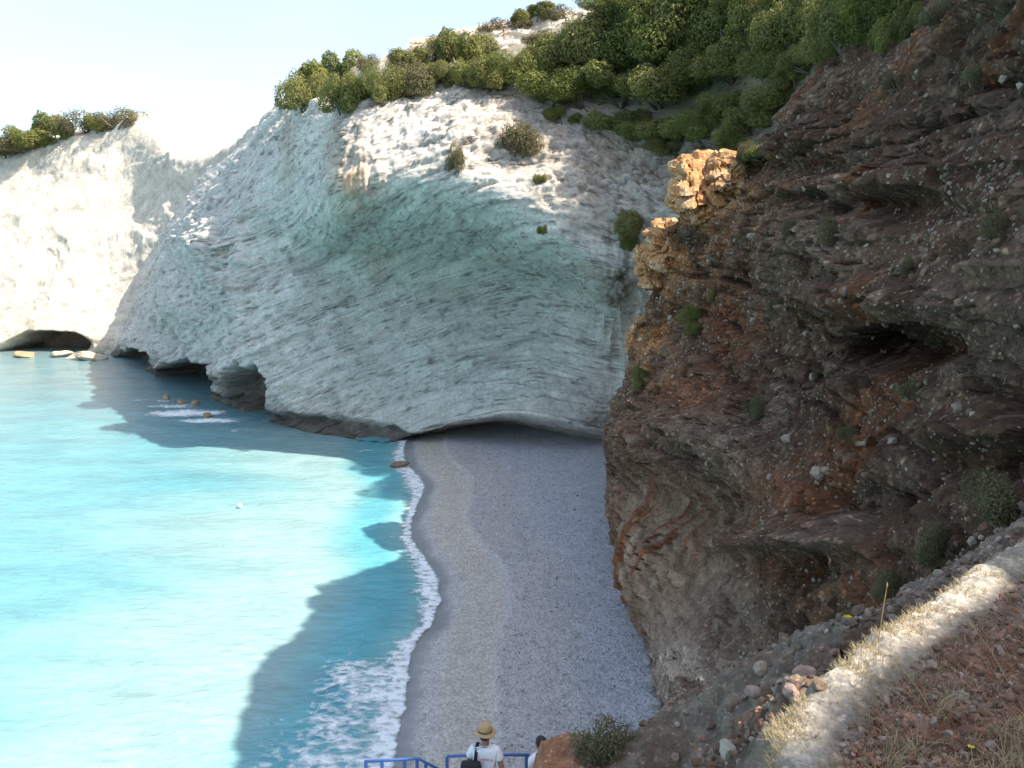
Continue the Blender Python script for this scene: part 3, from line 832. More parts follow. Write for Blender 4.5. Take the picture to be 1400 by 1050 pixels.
def foam(name, x0, x1, y0, y1, step, dens, label):
    xs = np.arange(x0, x1, step); ys = np.arange(y0, y1, step)
    A, B = np.meshgrid(xs, ys)
    q = np.stack([A, B, np.zeros_like(A)], -1)
    D = dens(A, B, q)
    bz, dsh = beach_z(A, B)
    z = np.maximum(0.17 + 0.09 * fbm(q / 1.2, 3, seed=91) * sstep(0.2, 0.9, D), bz + 0.06)
    F = grid_faces(len(ys), len(xs))
    keep = (D.ravel()[F].max(1) > 0.03)
    F = F[keep]
    used = np.unique(F); remap = np.zeros(A.size, np.int64); remap[used] = np.arange(len(used))
    co = np.stack([A, B, z], -1).reshape(-1, 3)[used]
    me = raw_mesh(name, co, remap[F], True)
    add_attr(me, 'dens', np.clip(D, 0, 1.3).ravel()[used])
    return link(name, me, M_FOAM, kind='stuff', label=label, category='sea foam')

def d_shore(A, B, q):
    d = shore_x(B) - A                                                   # metres offshore
    wob = 0.7 * fbm(q / 2.5, 3, seed=92) + 0.45 * fbm(q / 0.7, 3, seed=95)
    wid = np.interp(B, [40, 50, 58, 63, 66, 72, 79, 84, 90, 96, 104, 110, 118, 126], [3.0, 2.2, 1.5, 0.9, 2.0, 2.9, 2.3, 0.8, 0.6, 1.2, 3.6, 3.8, 2.4, 1.5])
    e = sstep(wid + 0.8, wid * 0.2, d + wob) * sstep(-0.8, -0.1, d + 0.5 * wob)
    lace = 0.80 * sstep(13, 3, d + 2 * wob) * sstep(-0.6, 0.6, d) * sstep(66, 54, B) * (0.8 + 0.5 * fbm(q * np.array((1 / 3.0, 1 / 1.3, 1)), 3, seed=93))
    wash = 0.50 * sstep(5.5, 0.5, d + 2.2 * wob) * sstep(-0.8, 0.2, d) * (0.75 + 0.6 * fbm(q * np.array((1 / 2.0, 1 / 5.0, 1)), 3, seed=96))
    streak = 0.5 * bump2(d, B, 5.5, 121, 4.5, 1.5) + 0.5 * bump2(d, B, 5, 103, 3.5, 1.6)
    return np.maximum.reduce([e * 0.76, lace, streak, wash])
foam('surf_foam', -34, 0, 40, 128, 0.2, d_shore, 'white lacy surf washing along the pebble shoreline')

def d_rocks(A, B, q):
    w = 0.5 * fbm(q / 4, 3, seed=94)
    along = np.stack([A, B], -1)
    base = np.zeros_like(A)
    for (pu, pv, ru, rv, s) in ((255, 566, 9, 4.2, 1.0), (285, 576, 7, 3.0, 0.9), (235, 556, 7, 4, 0.7), (330, 590, 8, 3, 0.5), (215, 548, 9, 5, 0.5), (380, 602, 7, 2.2, 0.45), (150, 515, 10, 6, 0.35)):
        cx, cy, _ = G(pu, pv)
        base = np.maximum(base, s * bump2(A, B, cx, cy, ru, rv))
    return np.clip(base * (1.0 + 1.2 * w), 0, 1.1)
foam('rock_wash', -130, -30, 128, 225, 0.4, d_rocks, 'white wash around the orange rocks at the cliff foot')

# ------------------------------------------------------------------ near ground: bank beside the path, grey ridge behind it, mound by the stairs
KB = [(1098,1150,3.3), (1084,1060,3.8), (1072,988,4.2), (1135,925,4.7), (1200,872,5.2), (1262,830,5.8), (1350,772,6.8), (1420,730,7.8), (1600,650,10), (1800,580,12)]
kp = np.array([P(*q) for q in KB])
prof = [(-2.6, -4.2), (-1.4, -2.2), (-0.5, -0.85), (-0.13, -0.18), (0.0, 0.0), (0.30, -0.02), (0.7, -0.16), (1.3, -0.12), (2.4, 0.15), (4.5, 1.2), (9, 4.5)]
kp = np.vstack([kp[0] + np.array((-0.4, -3.0, 0.1)), kp])
cols = []
for i, q in enumerate(kp):
    tdir = kp[min(i + 1, len(kp) - 1)] - kp[max(i - 1, 0)]
    tdir = np.array((tdir[0], tdir[1])); tdir /= np.linalg.norm(tdir)
    side = np.array((tdir[1], -tdir[0]))
    side = side * 0.7 + np.array((0.75, -0.66)) * 0.3
    cols.append([(q[0] + side[0] * o, q[1] + side[1] * o, q[2] + dz) for o, dz in prof])
g = loft(np.array(cols).transpose(1, 0, 2), 420, 520)
n = normals(g)
if np.mean(n[..., 2]) < 0:
    n = -n
p = g
d1, d2, cid = worley(p / 0.11, 4)
e1, e2, c2 = worley(p / 0.30, 6)
rowk = np.linspace(0, 10, 420)[:, None] * np.ones((1, 520))
dirt = sstep(4.6, 5.6, rowk)
disp = 0.10 * fbm(p / 0.9, 4, seed=101) + 0.06 * fbm(p / 0.22, 4, 0.6, seed=102) + (0.02 + 0.06 * dirt) * np.clip(0.7 - d1, 0, 1) * (0.3 + cid) + dirt * 0.12 * np.clip(0.6 - e1, 0, 1) * (c2 > 0.45)
g = g + n * disp[..., None]
c = np.ones(g.shape) * np.array((0.21, 0.17, 0.13))
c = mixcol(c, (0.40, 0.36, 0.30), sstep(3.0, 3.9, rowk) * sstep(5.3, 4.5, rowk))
c = mixcol(c, (0.19, 0.095, 0.06), 0.9 * dirt * sstep(-0.25, 0.3, fbm(p / 0.8, 3, seed=103)))
c = mixcol(c, (0.33, 0.20, 0.14), 0.8 * dirt * (c2 > 0.6) * sstep(0.5, 0.3, e1))
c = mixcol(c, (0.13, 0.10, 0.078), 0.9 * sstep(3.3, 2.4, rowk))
c *= (0.85 + 0.4 * cid)[..., None]
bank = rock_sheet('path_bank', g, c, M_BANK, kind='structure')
BANK_G, BANK_N = g, n
bvh_of('bank', g[::2, ::2])

KU = [(1030,950,17), (1072,908,13), (1112,872,9.8), (1180,838,9.2), (1240,810,9.6), (1320,767,10.4), (1400,720,11.2), (1500,660,12.5), (1650,590,15)]
kp = np.array([P(*q) for q in KU])
prof = [(-4.5, -7), (-2.0, -3.0), (-0.6, -0.8), (-0.1, -0.08), (0.25, 0.0), (0.8, -0.45), (1.8, -1.4), (3.5, -2.6)]
cols = []
for i, q in enumerate(kp):
    tdir = kp[min(i + 1, len(kp) - 1)] - kp[max(i - 1, 0)]
    tdir = np.array((tdir[0], tdir[1])); tdir /= np.linalg.norm(tdir)
    side = np.array((tdir[1], -tdir[0]))
    cols.append([(q[0] + side[0] * o, q[1] + side[1] * o, q[2] + dz) for o, dz in prof])
g = loft(np.array(cols).transpose(1, 0, 2), 260, 420)
n = normals(g)
if np.mean(n[..., 2]) < 0:
    n = -n
p = g
d1, d2, cid = worley(p / 0.16, 14)
disp = 0.22 * fbm(p / 1.1, 4, seed=111) + 0.10 * fbm(p / 0.3, 4, 0.6, seed=112) + 0.07 * np.clip(0.7 - d1, 0, 1) * (0.3 + cid)
g = g + n * disp[..., None]
c = np.ones(g.shape) * np.array((0.185, 0.15, 0.12))
c = mixcol(c, (0.12, 0.082, 0.055), 0.85 * sstep(-0.1, 0.35, fbm(p / 1.0, 3, seed=113)))
c *= (0.75 + 0.5 * cid)[..., None]
rock_sheet('grey_ridge', g, c, M_BANK, kind='structure')
RIDGE_G, RIDGE_N = g, n
bvh_of('ridge', g[::2, ::2])

mx = np.linspace(-0.2, 6.0, 300); my = np.linspace(5.0, 13.0, 300)
A, B = np.meshgrid(mx, my)
top = np.interp(A, [-0.2, 0.15, 0.45, 0.8, 1.5, 2.2, 3.0, 4.2, 6.0], [20.5, 23.6, 24.75, 24.85, 24.7, 24.9, 24.6, 24.0, 24.5])
fall = -0.55 * np.clip(B - 10.7, 0, 9) ** 1.6 * 1.6 - 0.28 * np.clip(9.8 - B, 0, 9)
q = np.stack([A, B, top], -1)
z = top + fall + 0.28 * fbm(q / 1.1, 4, seed=121) + 0.10 * fbm(q / 0.25, 4, 0.6, seed=122)
d1, d2, cid = worley(np.stack([A, B, z], -1) / 0.2, 15)
z = z + 0.10 * np.clip(0.65 - d1, 0, 1) * (0.3 + cid)
g = np.stack([A, B, z], -1)
c = np.ones(g.shape) * np.array((0.25, 0.20, 0.165))
c = mixcol(c, (0.31, 0.15, 0.085), sstep(1.3, 0.7, A + 0.3 * fbm(q / 0.8, 2, seed=123)))
c = mixcol(c, (0.34, 0.31, 0.28), 0.6 * sstep(0.1, 0.4, fbm(q / 0.6, 3, seed=124)) * sstep(0.8, 1.4, A))
c *= (0.75 + 0.5 * cid)[..., None]
rock_sheet('red_earth_mound', g, c, M_BANK, kind='structure')
bvh_of('mound', g[::2, ::2])

ES = [
 [(860,1180,9.5), (870,1100,10.2), (890,1040,11), (905,1000,13), (915,960,17), (915,935,22)],
 [(930,1180,7.6), (935,1100,8.6), (945,1045,9.6), (955,1000,11.2), (965,965,14), (975,935,18)],
 [(995,1180,6.0), (1000,1100,6.9), (1005,1040,7.8), (1015,990,9.2), (1030,950,11.5), (1045,915,15)],
 [(1060,1180,4.6), (1062,1100,5.2), (1064,1030,5.9), (1072,975,7.0), (1085,930,8.8), (1110,885,11.5)],
 [(1130,1180,4.2), (1130,1100,4.9), (1130,1030,5.8), (1140,965,7.0), (1160,905,8.6), (1200,850,11.5)],
]
g = loft(np.array([[P(*q) for q in col] for col in ES]).transpose(1, 0, 2), 260, 220)
n = normals(g)
if np.mean(n[..., 2]) < 0:
    n = -n
p = g
d1, d2, cid = worley(p / 0.24, 16)
e1, e2, c2 = worley(p / 0.62, 17)
disp = 0.30 * fbm(p / 1.4, 4, seed=141) + 0.12 * fbm(p / 0.3, 4, 0.6, seed=142) + 0.13 * np.clip(0.65 - d1, 0, 1) * (0.2 + cid) + 0.35 * np.clip(0.6 - e1, 0, 1) * (c2 > 0.5)
g = g + n * disp[..., None]
c = np.ones(g.shape) * np.array((0.135, 0.098, 0.072))
c = mixcol(c, (0.17, 0.085, 0.05), 0.7 * sstep(-0.1, 0.35, fbm(p / 1.2, 3, seed=143)))
c = mixcol(c, (0.26, 0.195, 0.145), 0.7 * (cid > 0.6) * sstep(0.5, 0.3, d1))
c *= (0.75 + 0.5 * cid)[..., None]
rock_sheet('earth_slope', g, c, M_BANK, kind='structure')
EARTH_G, EARTH_N = g, n
bvh_of('earth', g[::2, ::2])

# ================================================================== THINGS
def hit(keys, u, v, Y=None):
    """where the line of sight through a photo pixel first meets the named ground; gives point and normal"""
    d = (Vector(P(u, v, 10.0)) - cam.location).normalized()
    best = None
    for k in ([keys] if isinstance(keys, str) else keys):
        loc, nor, idx, dist = BVH[k].ray_cast(cam.location, d)
        if loc is not None and (best is None or dist < best[2]):
            best = (loc, nor, dist)
    if best is None:
        q = Vector(P(u, v, Y if Y else 100.0))
        return q, Vector((0, -0.5, 0.8)), (q - cam.location).length
    return best

def tube_pts(pts, rad, seg=6):
    """tapered tube through points -> verts, quads"""
    pts = [Vector(q) for q in pts]
    vs, fs = [], []
    for i, q in enumerate(pts):
        d = (pts[min(i + 1, len(pts) - 1)] - pts[max(i - 1, 0)]).normalized()
        a = d.orthogonal().normalized(); b2 = d.cross(a)
        r = rad[i] if hasattr(rad, '__len__') else rad
        for k in range(seg):
            th = 2 * PI * k / seg
            vs.append(tuple(q + (a * math.cos(th) + b2 * math.sin(th)) * r))
    for i in range(len(pts) - 1):
        for k in range(seg):
            fs.append((i * seg + k, i * seg + (k + 1) % seg, (i + 1) * seg + (k + 1) % seg, (i + 1) * seg + k))
    e = (len(pts) - 1) * seg
    for k in range(1, seg - 2, 2):                       # caps as quads
        fs.append((0, k + 2 if k + 2 < seg else k + 1, k + 1, k)); fs.append((e, e + k, e + k + 1, e + (k + 2 if k + 2 < seg else k + 1)))
    return vs, fs

def join(parts):
    vs, fs = [], []
    for a, b in parts:
        o = len(vs)
        vs += list(a); fs += [tuple(i + o for i in f) for f in b]
    return vs, fs

def pymesh(name, vs, fs, smooth=True):
    me = bpy.data.meshes.new(name)
    me.from_pydata([tuple(v) for v in vs], [], [tuple(dict.fromkeys(f)) for f in fs])
    me.polygons.foreach_set('use_smooth', np.full(len(me.polygons), smooth, bool))
    me.update()
    return me

# ---- bushes: a few kinds of crown and stem, copied
def bush_kind(seed, nleaf=12000, lobes=15, leaf=0.031, tall=0.9, open_=0.0):
    r = np.random.RandomState(seed)
    cen, rad = [], []
    for k in range(lobes):
        a = r.rand() * 2 * PI; q = 0.72 * math.sqrt(r.rand())
        h = (0.25 + 0.62 * r.rand() * (1.05 - q * 0.65)) * tall
        cen.append((q * math.cos(a), q * math.sin(a), h)); rad.append(0.13 + 0.24 * r.rand())
    cen = np.array(cen); rad = np.array(rad)
    li = r.choice(lobes, nleaf, p=rad ** 2 / np.sum(rad ** 2))
    d = r.normal(size=(nleaf, 3)); d /= np.linalg.norm(d, axis=1)[:, None]
    rr = rad[li] * (0.62 + 0.5 * r.rand(nleaf) ** 0.5) * (1 + open_ * (r.rand(nleaf) - 0.3))
    spr = 1 + 0.35 * perlin(d * 2.2 + li[:, None] * 3.7)
    pos = cen[li] + d * (rr * spr)[:, None]
    pos[:, 2] = np.maximum(pos[:, 2], 0.02 + 0.08 * r.rand(nleaf))
    nrm = d * 0.95 + r.normal(size=(nleaf, 3)) * 0.40 + np.array((0, 0, 0.25)); nrm /= np.linalg.norm(nrm, axis=1)[:, None]
    ta = np.cross(nrm, r.normal(size=(nleaf, 3))); ta /= np.linalg.norm(ta, axis=1)[:, None]
    tb = np.cross(nrm, ta)
    s = leaf * (0.6 + 0.8 * r.rand(nleaf))[:, None]
    bend = nrm * s * 0.35
    co = np.stack([pos - ta * s, pos - tb * s * 0.42 + bend, pos + ta * s, pos + tb * s * 0.42 + bend], 1).reshape(-1, 3)
    f = np.arange(nleaf * 4).reshape(-1, 4)
    me = raw_mesh('crown', co, f, False)
    tone = np.clip(0.5 + 0.35 * r.normal(size=lobes)[li] * 0.6 + 0.28 * r.normal(size=nleaf), 0, 1)
    add_attr(me, 'tone', np.repeat(tone, 4))
    parts = []
    for k in range(min(lobes, 7)):
        c0 = Vector((0.06 * math.cos(k), 0.06 * math.sin(k), -0.12)); c1 = Vector(cen[k])
        mid = c0.lerp(c1, 0.5) + Vector((0.05 * r.normal(), 0.05 * r.normal(), -0.04))
        parts.append(tube_pts([c0, mid, c1, c1 + Vector((c1.x, c1.y, 0.3)) * 0.25], [0.035, 0.026, 0.014, 0.004], 5))
    ms = pymesh('trunk', *join(parts))
    return me, ms

KINDS = [bush_kind(1), bush_kind(2, lobes=14), bush_kind(3, lobes=9, tall=1.15), bush_kind(4, lobes=12, tall=0.8), bush_kind(5, lobes=16, nleaf=13000, tall=1.1, leaf=0.028)]
DRY = [bush_kind(21, nleaf=5200, lobes=10, leaf=0.038, open_=0.3), bush_kind(22, nleaf=4200, lobes=9, leaf=0.036, tall=0.75, open_=0.4)]
for a, b2 in KINDS:
    a.materials.append(M_LEAF); b2.materials.append(M_BARK)
for a, b2 in DRY:
    a.materials.append(M_LEAF2); b2.materials.append(M_BARK)

def bush(keys, u, v, wpx, hpx, label, kind=None, dry=False, group=None, name='maquis_bush', Y=None, sink=0.12):
    loc, nor, dist = hit(keys, u, v, Y)
    r = 0.5 * wpx * dist / FPX; h = hpx * dist / FPX / 1.0
    if name == 'maquis_bush' and wpx > 40:
        r *= 1.28; h *= 0.94                     # scrub crowns run into each other
    pool = DRY if dry else KINDS
    k = random.randrange(len(pool)) if kind is None else kind
    cr, st = pool[k % len(pool)]
    o = empty(name, (loc.x, loc.y, loc.z - sink * h), label, 'bush', group, rot=(R(random.uniform(-7, 7)), R(random.uniform(-7, 7)), random.uniform(0, 2 * PI)),
              scale=(r * random.uniform(0.95, 1.12), r * random.uniform(0.95, 1.12), h * random.uniform(0.95, 1.1)))
    link('crown', cr, None, o); link('trunk', st, None, o)
    return o

B = bush
# left end of the clifftop, from the brink to the skyline
B('back', 418, 146, 62, 62, 'dark green bush on the very brink at the left end of the clifftop', 0)
B('back', 450, 120, 64, 56, 'tall rounded bush behind the leftmost clifftop bush', 2)
B('back', 470, 150, 56, 58, 'bright green bush above the grey shaded wall near the left clifftop end', 1)
B('back', 500, 132, 50, 44, 'bush just left of the ochre streaked rock on the clifftop', 3)
B('back', 527, 140, 52, 50, 'bush directly above the ochre streaked rock', 4)
B('back', 562, 128, 52, 54, 'half bare grey bush with dead branches on the clifftop', 0, dry=True)
B('back', 600, 118, 50, 48, 'dark bush right of the half bare grey bush', 1)
B('back', 632, 92, 84, 62, 'largest olive green bush on the skyline above the clifftop', 2)
B('back', 655, 116, 66, 46, 'low bush in front of the largest skyline bush', 3)
B('back', 694, 112, 70, 42, 'yellow green bush above the white sunlit rock face', 4)
B('back', 545, 96, 44, 34, 'small skyline bush above the half bare grey bush', 3, dry=True)
B('back', 590, 84, 40, 28, 'small bush left of the largest skyline bush', 1, dry=True)
B('back', 575, 100, 60, 34, 'olive bush between the small skyline bushes', 2)
B('back', 500, 98, 40, 26, 'low grey bush on the skyline behind the left clifftop bushes', 1, dry=True)
B('back', 730, 110, 60, 56, 'green bush where the clifftop meets the wooded slope', 0)
# skyline of the terrace
for i, (u_, v_, w_, h_, l_) in enumerate([
    (612,66,44,26,'rounded grey green bush at the left end of the rock terrace'),
    (690,40,60,20,'low purple grey scrub along the left top of the rock terrace'),
    (727,32,44,30,'dark bush on top of the rock terrace under the lone tree'),
    (775,26,56,22,'low scrub in the middle of the terrace top'),
    (825,18,60,24,'low scrub near the right end of the terrace top'),
    (866,14,50,26,'bush at the right end of the terrace top'),
    (745,58,50,16,'yellow grass bush at the foot of the rock terrace')]):
    B(['terrace', 'back'], u_, v_ , w_, h_, l_, i, dry=(i in (1, 3, 6)), Y=182)
# wooded slope right of the hollow
SLOPE = 'bushes packed on the wooded slope'
NTH = ['leftmost', 'second from the left', 'third from the left', 'fourth from the left', 'fifth from the left', 'sixth from the left', 'seventh from the left', 'eighth from the left', 'ninth from the left', 'tenth from the left', 'eleventh from the left', 'twelfth from the left', 'thirteenth from the left', 'fourteenth from the left', 'rightmost']
rows = [
 ('sunlit bush in the top row of the wooded slope', [(860,34,90,56),(905,26,100,60),(960,14,100,60),(1020,8,96,56),(1075,0,96,52),(1140,10,100,56),(1205,0,100,56)]),
 ('sunlit bush in the second row of the wooded slope', [(760,92,76,56),(800,84,100,76),(850,88,110,90),(900,80,110,84),(945,62,100,84),(990,60,96,80),(1045,66,100,90),(1100,56,100,84),(1160,60,110,80),(1210,42,100,70)]),
 ('bush in the third row of the wooded slope', [(758,138,84,62),(800,142,90,64),(850,140,100,70),(905,138,100,74),(955,118,90,66),(1005,104,84,66),(1060,104,76,56),(1110,92,76,52)]),
 ('dark bush in the lowest row of the wooded slope', [(770,168,46,34),(850,176,70,44),(888,190,80,48),(915,212,60,36),(935,188,84,56),(962,192,66,54),(990,160,76,60),(1008,205,60,44),(1030,175,70,56),(1062,150,70,54),(1085,120,60,50),(1040,215,44,30)]),
]
for lab, lst in rows:
    for i, (u_, v_, w_, h_) in enumerate(lst):
        B(['back', 'head'], u_, v_, w_, h_ * (0.72 if 'third' in lab or 'lowest' in lab else 1.0), lab + ', ' + ('rightmost' if i == len(lst) - 1 else NTH[i]), None, group=SLOPE)
# on the cliff faces
B('back', 708, 208, 50, 50, 'round olive bush hanging on the white rock face below the wooded slope', 4, dry=True)
B('back', 622, 236, 30, 46, 'thin yellowish bush in a crack of the sunlit face above the hollow', 2, dry=True)
B('back', 738, 250, 20, 16, 'small tuft of green on the sunlit rock below the hanging olive bush', 3)
B('back', 742, 318, 18, 14, 'tiny green tuft at the edge of the hollow', 3)
B('back', 860, 326, 46, 62, 'bright yellow green bush standing on the pillar right of the hollow', 1)
B(['head', 'back'], 862, 338, 26, 18, 'low green bush at the foot of the bright bush on the pillar', 3)
B('head', 948, 455, 34, 24, 'small bright green bush beside the reddish gully', 1)
B('head', 945, 438, 36, 28, 'dark green bush just above the small bright bush in the gully', 0)
B('head', 978, 416, 28, 26, 'dark round bush high in the reddish gully', 2)
B('head', 880, 527, 34, 32, 'green bush on the lip of the headland below the sunlit ledge', 4)
B('head', 1020, 218, 32, 30, 'pale round bush lit by the sun on the orange crest', 0, dry=True)
# far skyline
for i, (u_, v_, w_, h_, d_, l_) in enumerate([
    (8,212,60,30,1,'dry bush at the left picture edge on the far cliff'), (42,200,60,32,0,'wide olive bush on the far cliff top'), (76,190,50,34,0,'rounded green bush in the middle of the far cliff top'),
    (110,182,44,32,1,'brown bush on the far cliff top'), (134,178,36,20,0,'low bush beside the brown bush on the far cliff'), (160,172,50,34,1,'grey pointed bush at the right end of the far cliff top'), (24,206,50,24,1,'low dry bush between the wide olive bush and the picture edge')]):
    B('far', u_, v_, w_, h_, l_, i, dry=bool(d_), Y=256)
# shrubs of the headland, in the shade
for i, (u_, v_, w_, h_, d_, l_) in enumerate([
    (1290,30,50,26,1,'dark bush on the shaded headland crest at the top of the picture'), (1365,34,60,30,1,'dark bush at the top right picture corner'), (1215,70,60,60,0,'dark bush where the wooded slope meets the headland crest'),
    (1225,116,40,26,1,'grey shrub high on the headland below the crest rock'), (1345,115,50,30,1,'grey shrub near the right picture edge, high on the headland'), (1140,330,48,50,1,'dark grey shrub left of the layered brown outcrop'),
    (1065,430,36,30,1,'grey shrub right of the reddish gully'), (1030,570,38,34,1,'dark grey shrub in the middle of the pebbly slope'), (1080,320,30,26,1,'small grey shrub under the sunlit orange crest'),
    (1285,470,30,22,1,'shrub at the mouth of the dark hollow in the headland'), (1250,545,44,30,1,'grey shrub below the dark hollow in the headland'), (1160,600,30,24,1,'small shrub on the pebbly slope beneath the grey shrub'),
    (1360,320,44,36,1,'grey shrub near the right edge above the layered ledge'), (1120,520,26,22,1,'small dark shrub among pale pebbles on the slope'), (1245,370,26,20,1,'tiny shrub growing on the layered outcrop'),
    (1370,700,90,60,1,'dry grey green shrub behind the top end of the path bank'), (1215,820,60,50,1,'dry shrub behind the grey ridge'), (1290,765,70,60,1,'tall dry shrub in the shade above the grey ridge')]):
    B(['head'] if i < 15 else ['head', 'ridge'], u_, v_, w_, h_, l_, i, dry=bool(d_), name='headland_shrub')
B('mound', 830, 1046, 96, 66, 'large grey green shrub at the bottom beside the red mound', 0, dry=True, name='grey_shrub', sink=0.05)
B('mound', 925, 1050, 60, 34, 'low grey shrub right of the large shrub at the bottom', 1, dry=True, name='grey_shrub', sink=0.05)

# ---- lone umbrella shaped tree on the terrace skyline
loc, nor, dist = hit('terrace', 741, 24, 182)
o = empty('small_tree', loc, 'lone small flat topped tree on the skyline at the top of the picture', 'tree', scale=1.0)
sc_ = dist / FPX
cr = KINDS[3][0]
c1 = link('crown', cr, None, o, (0, 0, 9 * sc_)); c1.scale = (19 * sc_, 19 * sc_, 9 * sc_)
ms = pymesh('trunk', *tube_pts([(0, 0, -0.5), (0.2, 0, 6 * sc_), (0.05, 0, 13 * sc_)], [0.22, 0.16, 0.1], 6)); link('trunk', ms, M_BARK, o)

# ---- rocks
def rock_mesh(seed, sub=3, flat=(1, 0.85, 0.7)):
    bm = bmesh.new(); bmesh.ops.create_icosphere(bm, subdivisions=sub, radius=1.0)
    co = np.array([v_.co[:] for v_ in bm.verts])
    r = np.random.RandomState(seed)
    k = np.ones(len(co))
    for _ in range(11):                                   # planes that chop the ball into facets
        d = r.normal(size=3); d /= np.linalg.norm(d)
        k = np.minimum(k, (0.60 + 0.28 * r.rand()) / np.maximum(co @ d, 0.05))
    k = np.clip(k, 0.45, 1.0) * (1 + 0.10 * fbm(co * 1.7 + seed, 3) + 0.05 * fbm(co * 5 + seed, 2))
    co2 = co * k[:, None] * np.array(flat)
    for v_, q in zip(bm.verts, co2):
        v_.co = q
    me = bpy.data.meshes.new('rock'); bm.to_mesh(me); bm.free()
    me.polygons.foreach_set('use_smooth', np.full(len(me.polygons), False, bool))
    return me

def rock(keys, u, v, wpx, col, label, seed, hk=0.75, name='boulder', cat='rock', sea_level=False, grp=None):
    if sea_level:
        loc = Vector(G(u, v, 0.1)); dist = (loc - cam.location).length
    else:
        loc, nor, dist = hit(keys, u, v)
    s = 0.5 * wpx * dist / FPX
    me = rock_mesh(seed)
    co = np.array([q.co[:] for q in me.vertices])
    add_attr(me, 'Col', np.ones((len(co), 3)) * np.array(col) * (0.9 + 0.2 * fbm(co * 2 + seed, 3))[:, None])
    o = link(name, me, M_STONE, label=label, category=cat)
    if grp:
        o['group'] = grp
    o.location = loc + Vector((0, 0, s * hk * 0.35)); o.scale = (s, s, s * hk / 0.7); o.rotation_euler = (random.uniform(-.3, .3), random.uniform(-.3, .3), random.uniform(0, 6))
    return o

PINK = (0.42, 0.30, 0.25); PALE = (0.36, 0.29, 0.22); ORG = (0.38, 0.28, 0.17); WHT = (0.62, 0.58, 0.52); BRN = (0.26, 0.19, 0.14)
RL = ['head', 'ridge', 'bank', 'mound', 'earth']
rock(RL, 1102, 925, 34, PINK, 'largest pinkish boulder left of the path bank', 1)
rock(RL, 1083, 952, 28, PINK, 'pinkish brown boulder below the largest pinkish boulder', 2)
rock(RL, 1042, 918, 26, PALE, 'pale stone left of the largest pinkish boulder', 3)
rock(RL, 1062, 935, 18, BRN, 'small brown stone between the two pinkish boulders', 4)
rock(RL, 1030, 950, 24, PINK, 'reddish stone at the left of the boulder pile', 5)
rock(RL, 1000, 965, 22, BRN, 'brown stone at the foot of the boulder pile', 6)
rock(RL, 1120, 940, 22, BRN, 'dark stone leaning on the largest pinkish boulder', 7)
rock(RL, 996, 1030, 30, (0.52, 0.46, 0.38), 'pale upright rock at the bottom left of the path bank', 12, hk=1.0)
rock(RL, 968, 646, 11, PALE, 'small white stone on the grey conglomerate cap', 9)
rock(RL, 1118, 650, 26, PALE, 'pale block in the middle of the brown headland', 10)
rock(RL, 1130, 645, 16, PALE, 'small pale block leaning on the pale block of the headland', 11)
rock(RL, 1310, 560, 22, PALE, 'pale boulder near the right edge below the dark hollow', 12)
rock(RL, 1180, 608, 12, PALE, 'small pale stone on the brown slope left of the grey patch', 13)
rock(RL, 1220, 605, 14, PALE, 'round pale stone right of the grey patch on the headland', 14)
rock(RL, 1076, 602, 18, PALE, 'pale stone on the pebbly slope above the red earth', 15)
rock(RL, 1112, 518, 16, PALE, 'pale stone in the scree below the layered outcrop', 16)
rock(RL, 1030, 440, 14, PALE, 'pale stone beside the reddish gully', 17)
rock(RL, 1028, 325, 16, PALE, 'pale stone below the sunlit orange crest', 18)
# sunlit outcrops on the orange shoulder of the headland
def outcrop(u, v, Y, w, h, label, seed):
    bm = bmesh.new(); bmesh.ops.create_icosphere(bm, subdivisions=5, radius=1.0)
    co = np.array([q.co[:] for q in bm.verts]); r = np.random.RandomState(seed)
    co = np.sign(co) * np.abs(co) ** 0.72                                     # blocky
    d1_, d2_, cid_ = worley(co * np.array((1.5, 1.5, 2.6)) + seed, 3)
    co = co * (0.80 + 0.26 * (cid_ - 0.5) + 0.22 * sstep(0, 0.15, d2_ - d1_) + 0.16 * fbm(co * 2.2 + seed, 3) + 0.09 * strata(co[:, 2] + 0.15 * fbm(co * 2 + seed, 2), 0.3, seed, 0.5) + 0.08 * fbm(co * 8, 3))[:, None]
    for q, c_ in zip(bm.verts, co):
        q.co = (c_[0] * w + 0.25 * c_[2] * h, c_[1] * w * 0.9 + 0.65 * c_[2] * h, c_[2] * h)   # leans back into the slope
    me = bpy.data.meshes.new('orange_outcrop'); bm.to_mesh(me); bm.free()
    me.polygons.foreach_set('use_smooth', np.full(len(me.polygons), False, bool))
    base = np.ones((len(co), 3)) * np.array((0.50, 0.26, 0.11))
    base = mixcol(base, (0.54, 0.40, 0.26), 0.75 * sstep(0.0, 0.35, fbm(co * 1.8 + seed, 3)))
    add_attr(me, 'Col', base)
    o = link('orange_outcrop', me, M_BROWN, label=label, category='rock', group='outcrops on the orange shoulder'); o.location = P(u, v, Y); o.rotation_euler = (0, 0, r.rand() * 0.5)
outcrop(960, 256, 76.0, 2.9, 3.2, 'highest orange sunlit outcrop on the shoulder of the headland', 1)
outcrop(992, 236, 74.5, 1.8, 1.8, 'small orange outcrop right of the highest sunlit outcrop', 2)
outcrop(922, 334, 82.0, 2.8, 2.5, 'pale orange sunlit outcrop right of the bright bush on the pillar', 3)
outcrop(884, 462, 84.5, 2.0, 1.8, 'shaded orange outcrop above the green bush on the headland lip', 5)
outcrop(898, 366, 83.5, 2.2, 2.2, 'lowest sunlit pale orange outcrop at the left edge of the headland', 4)

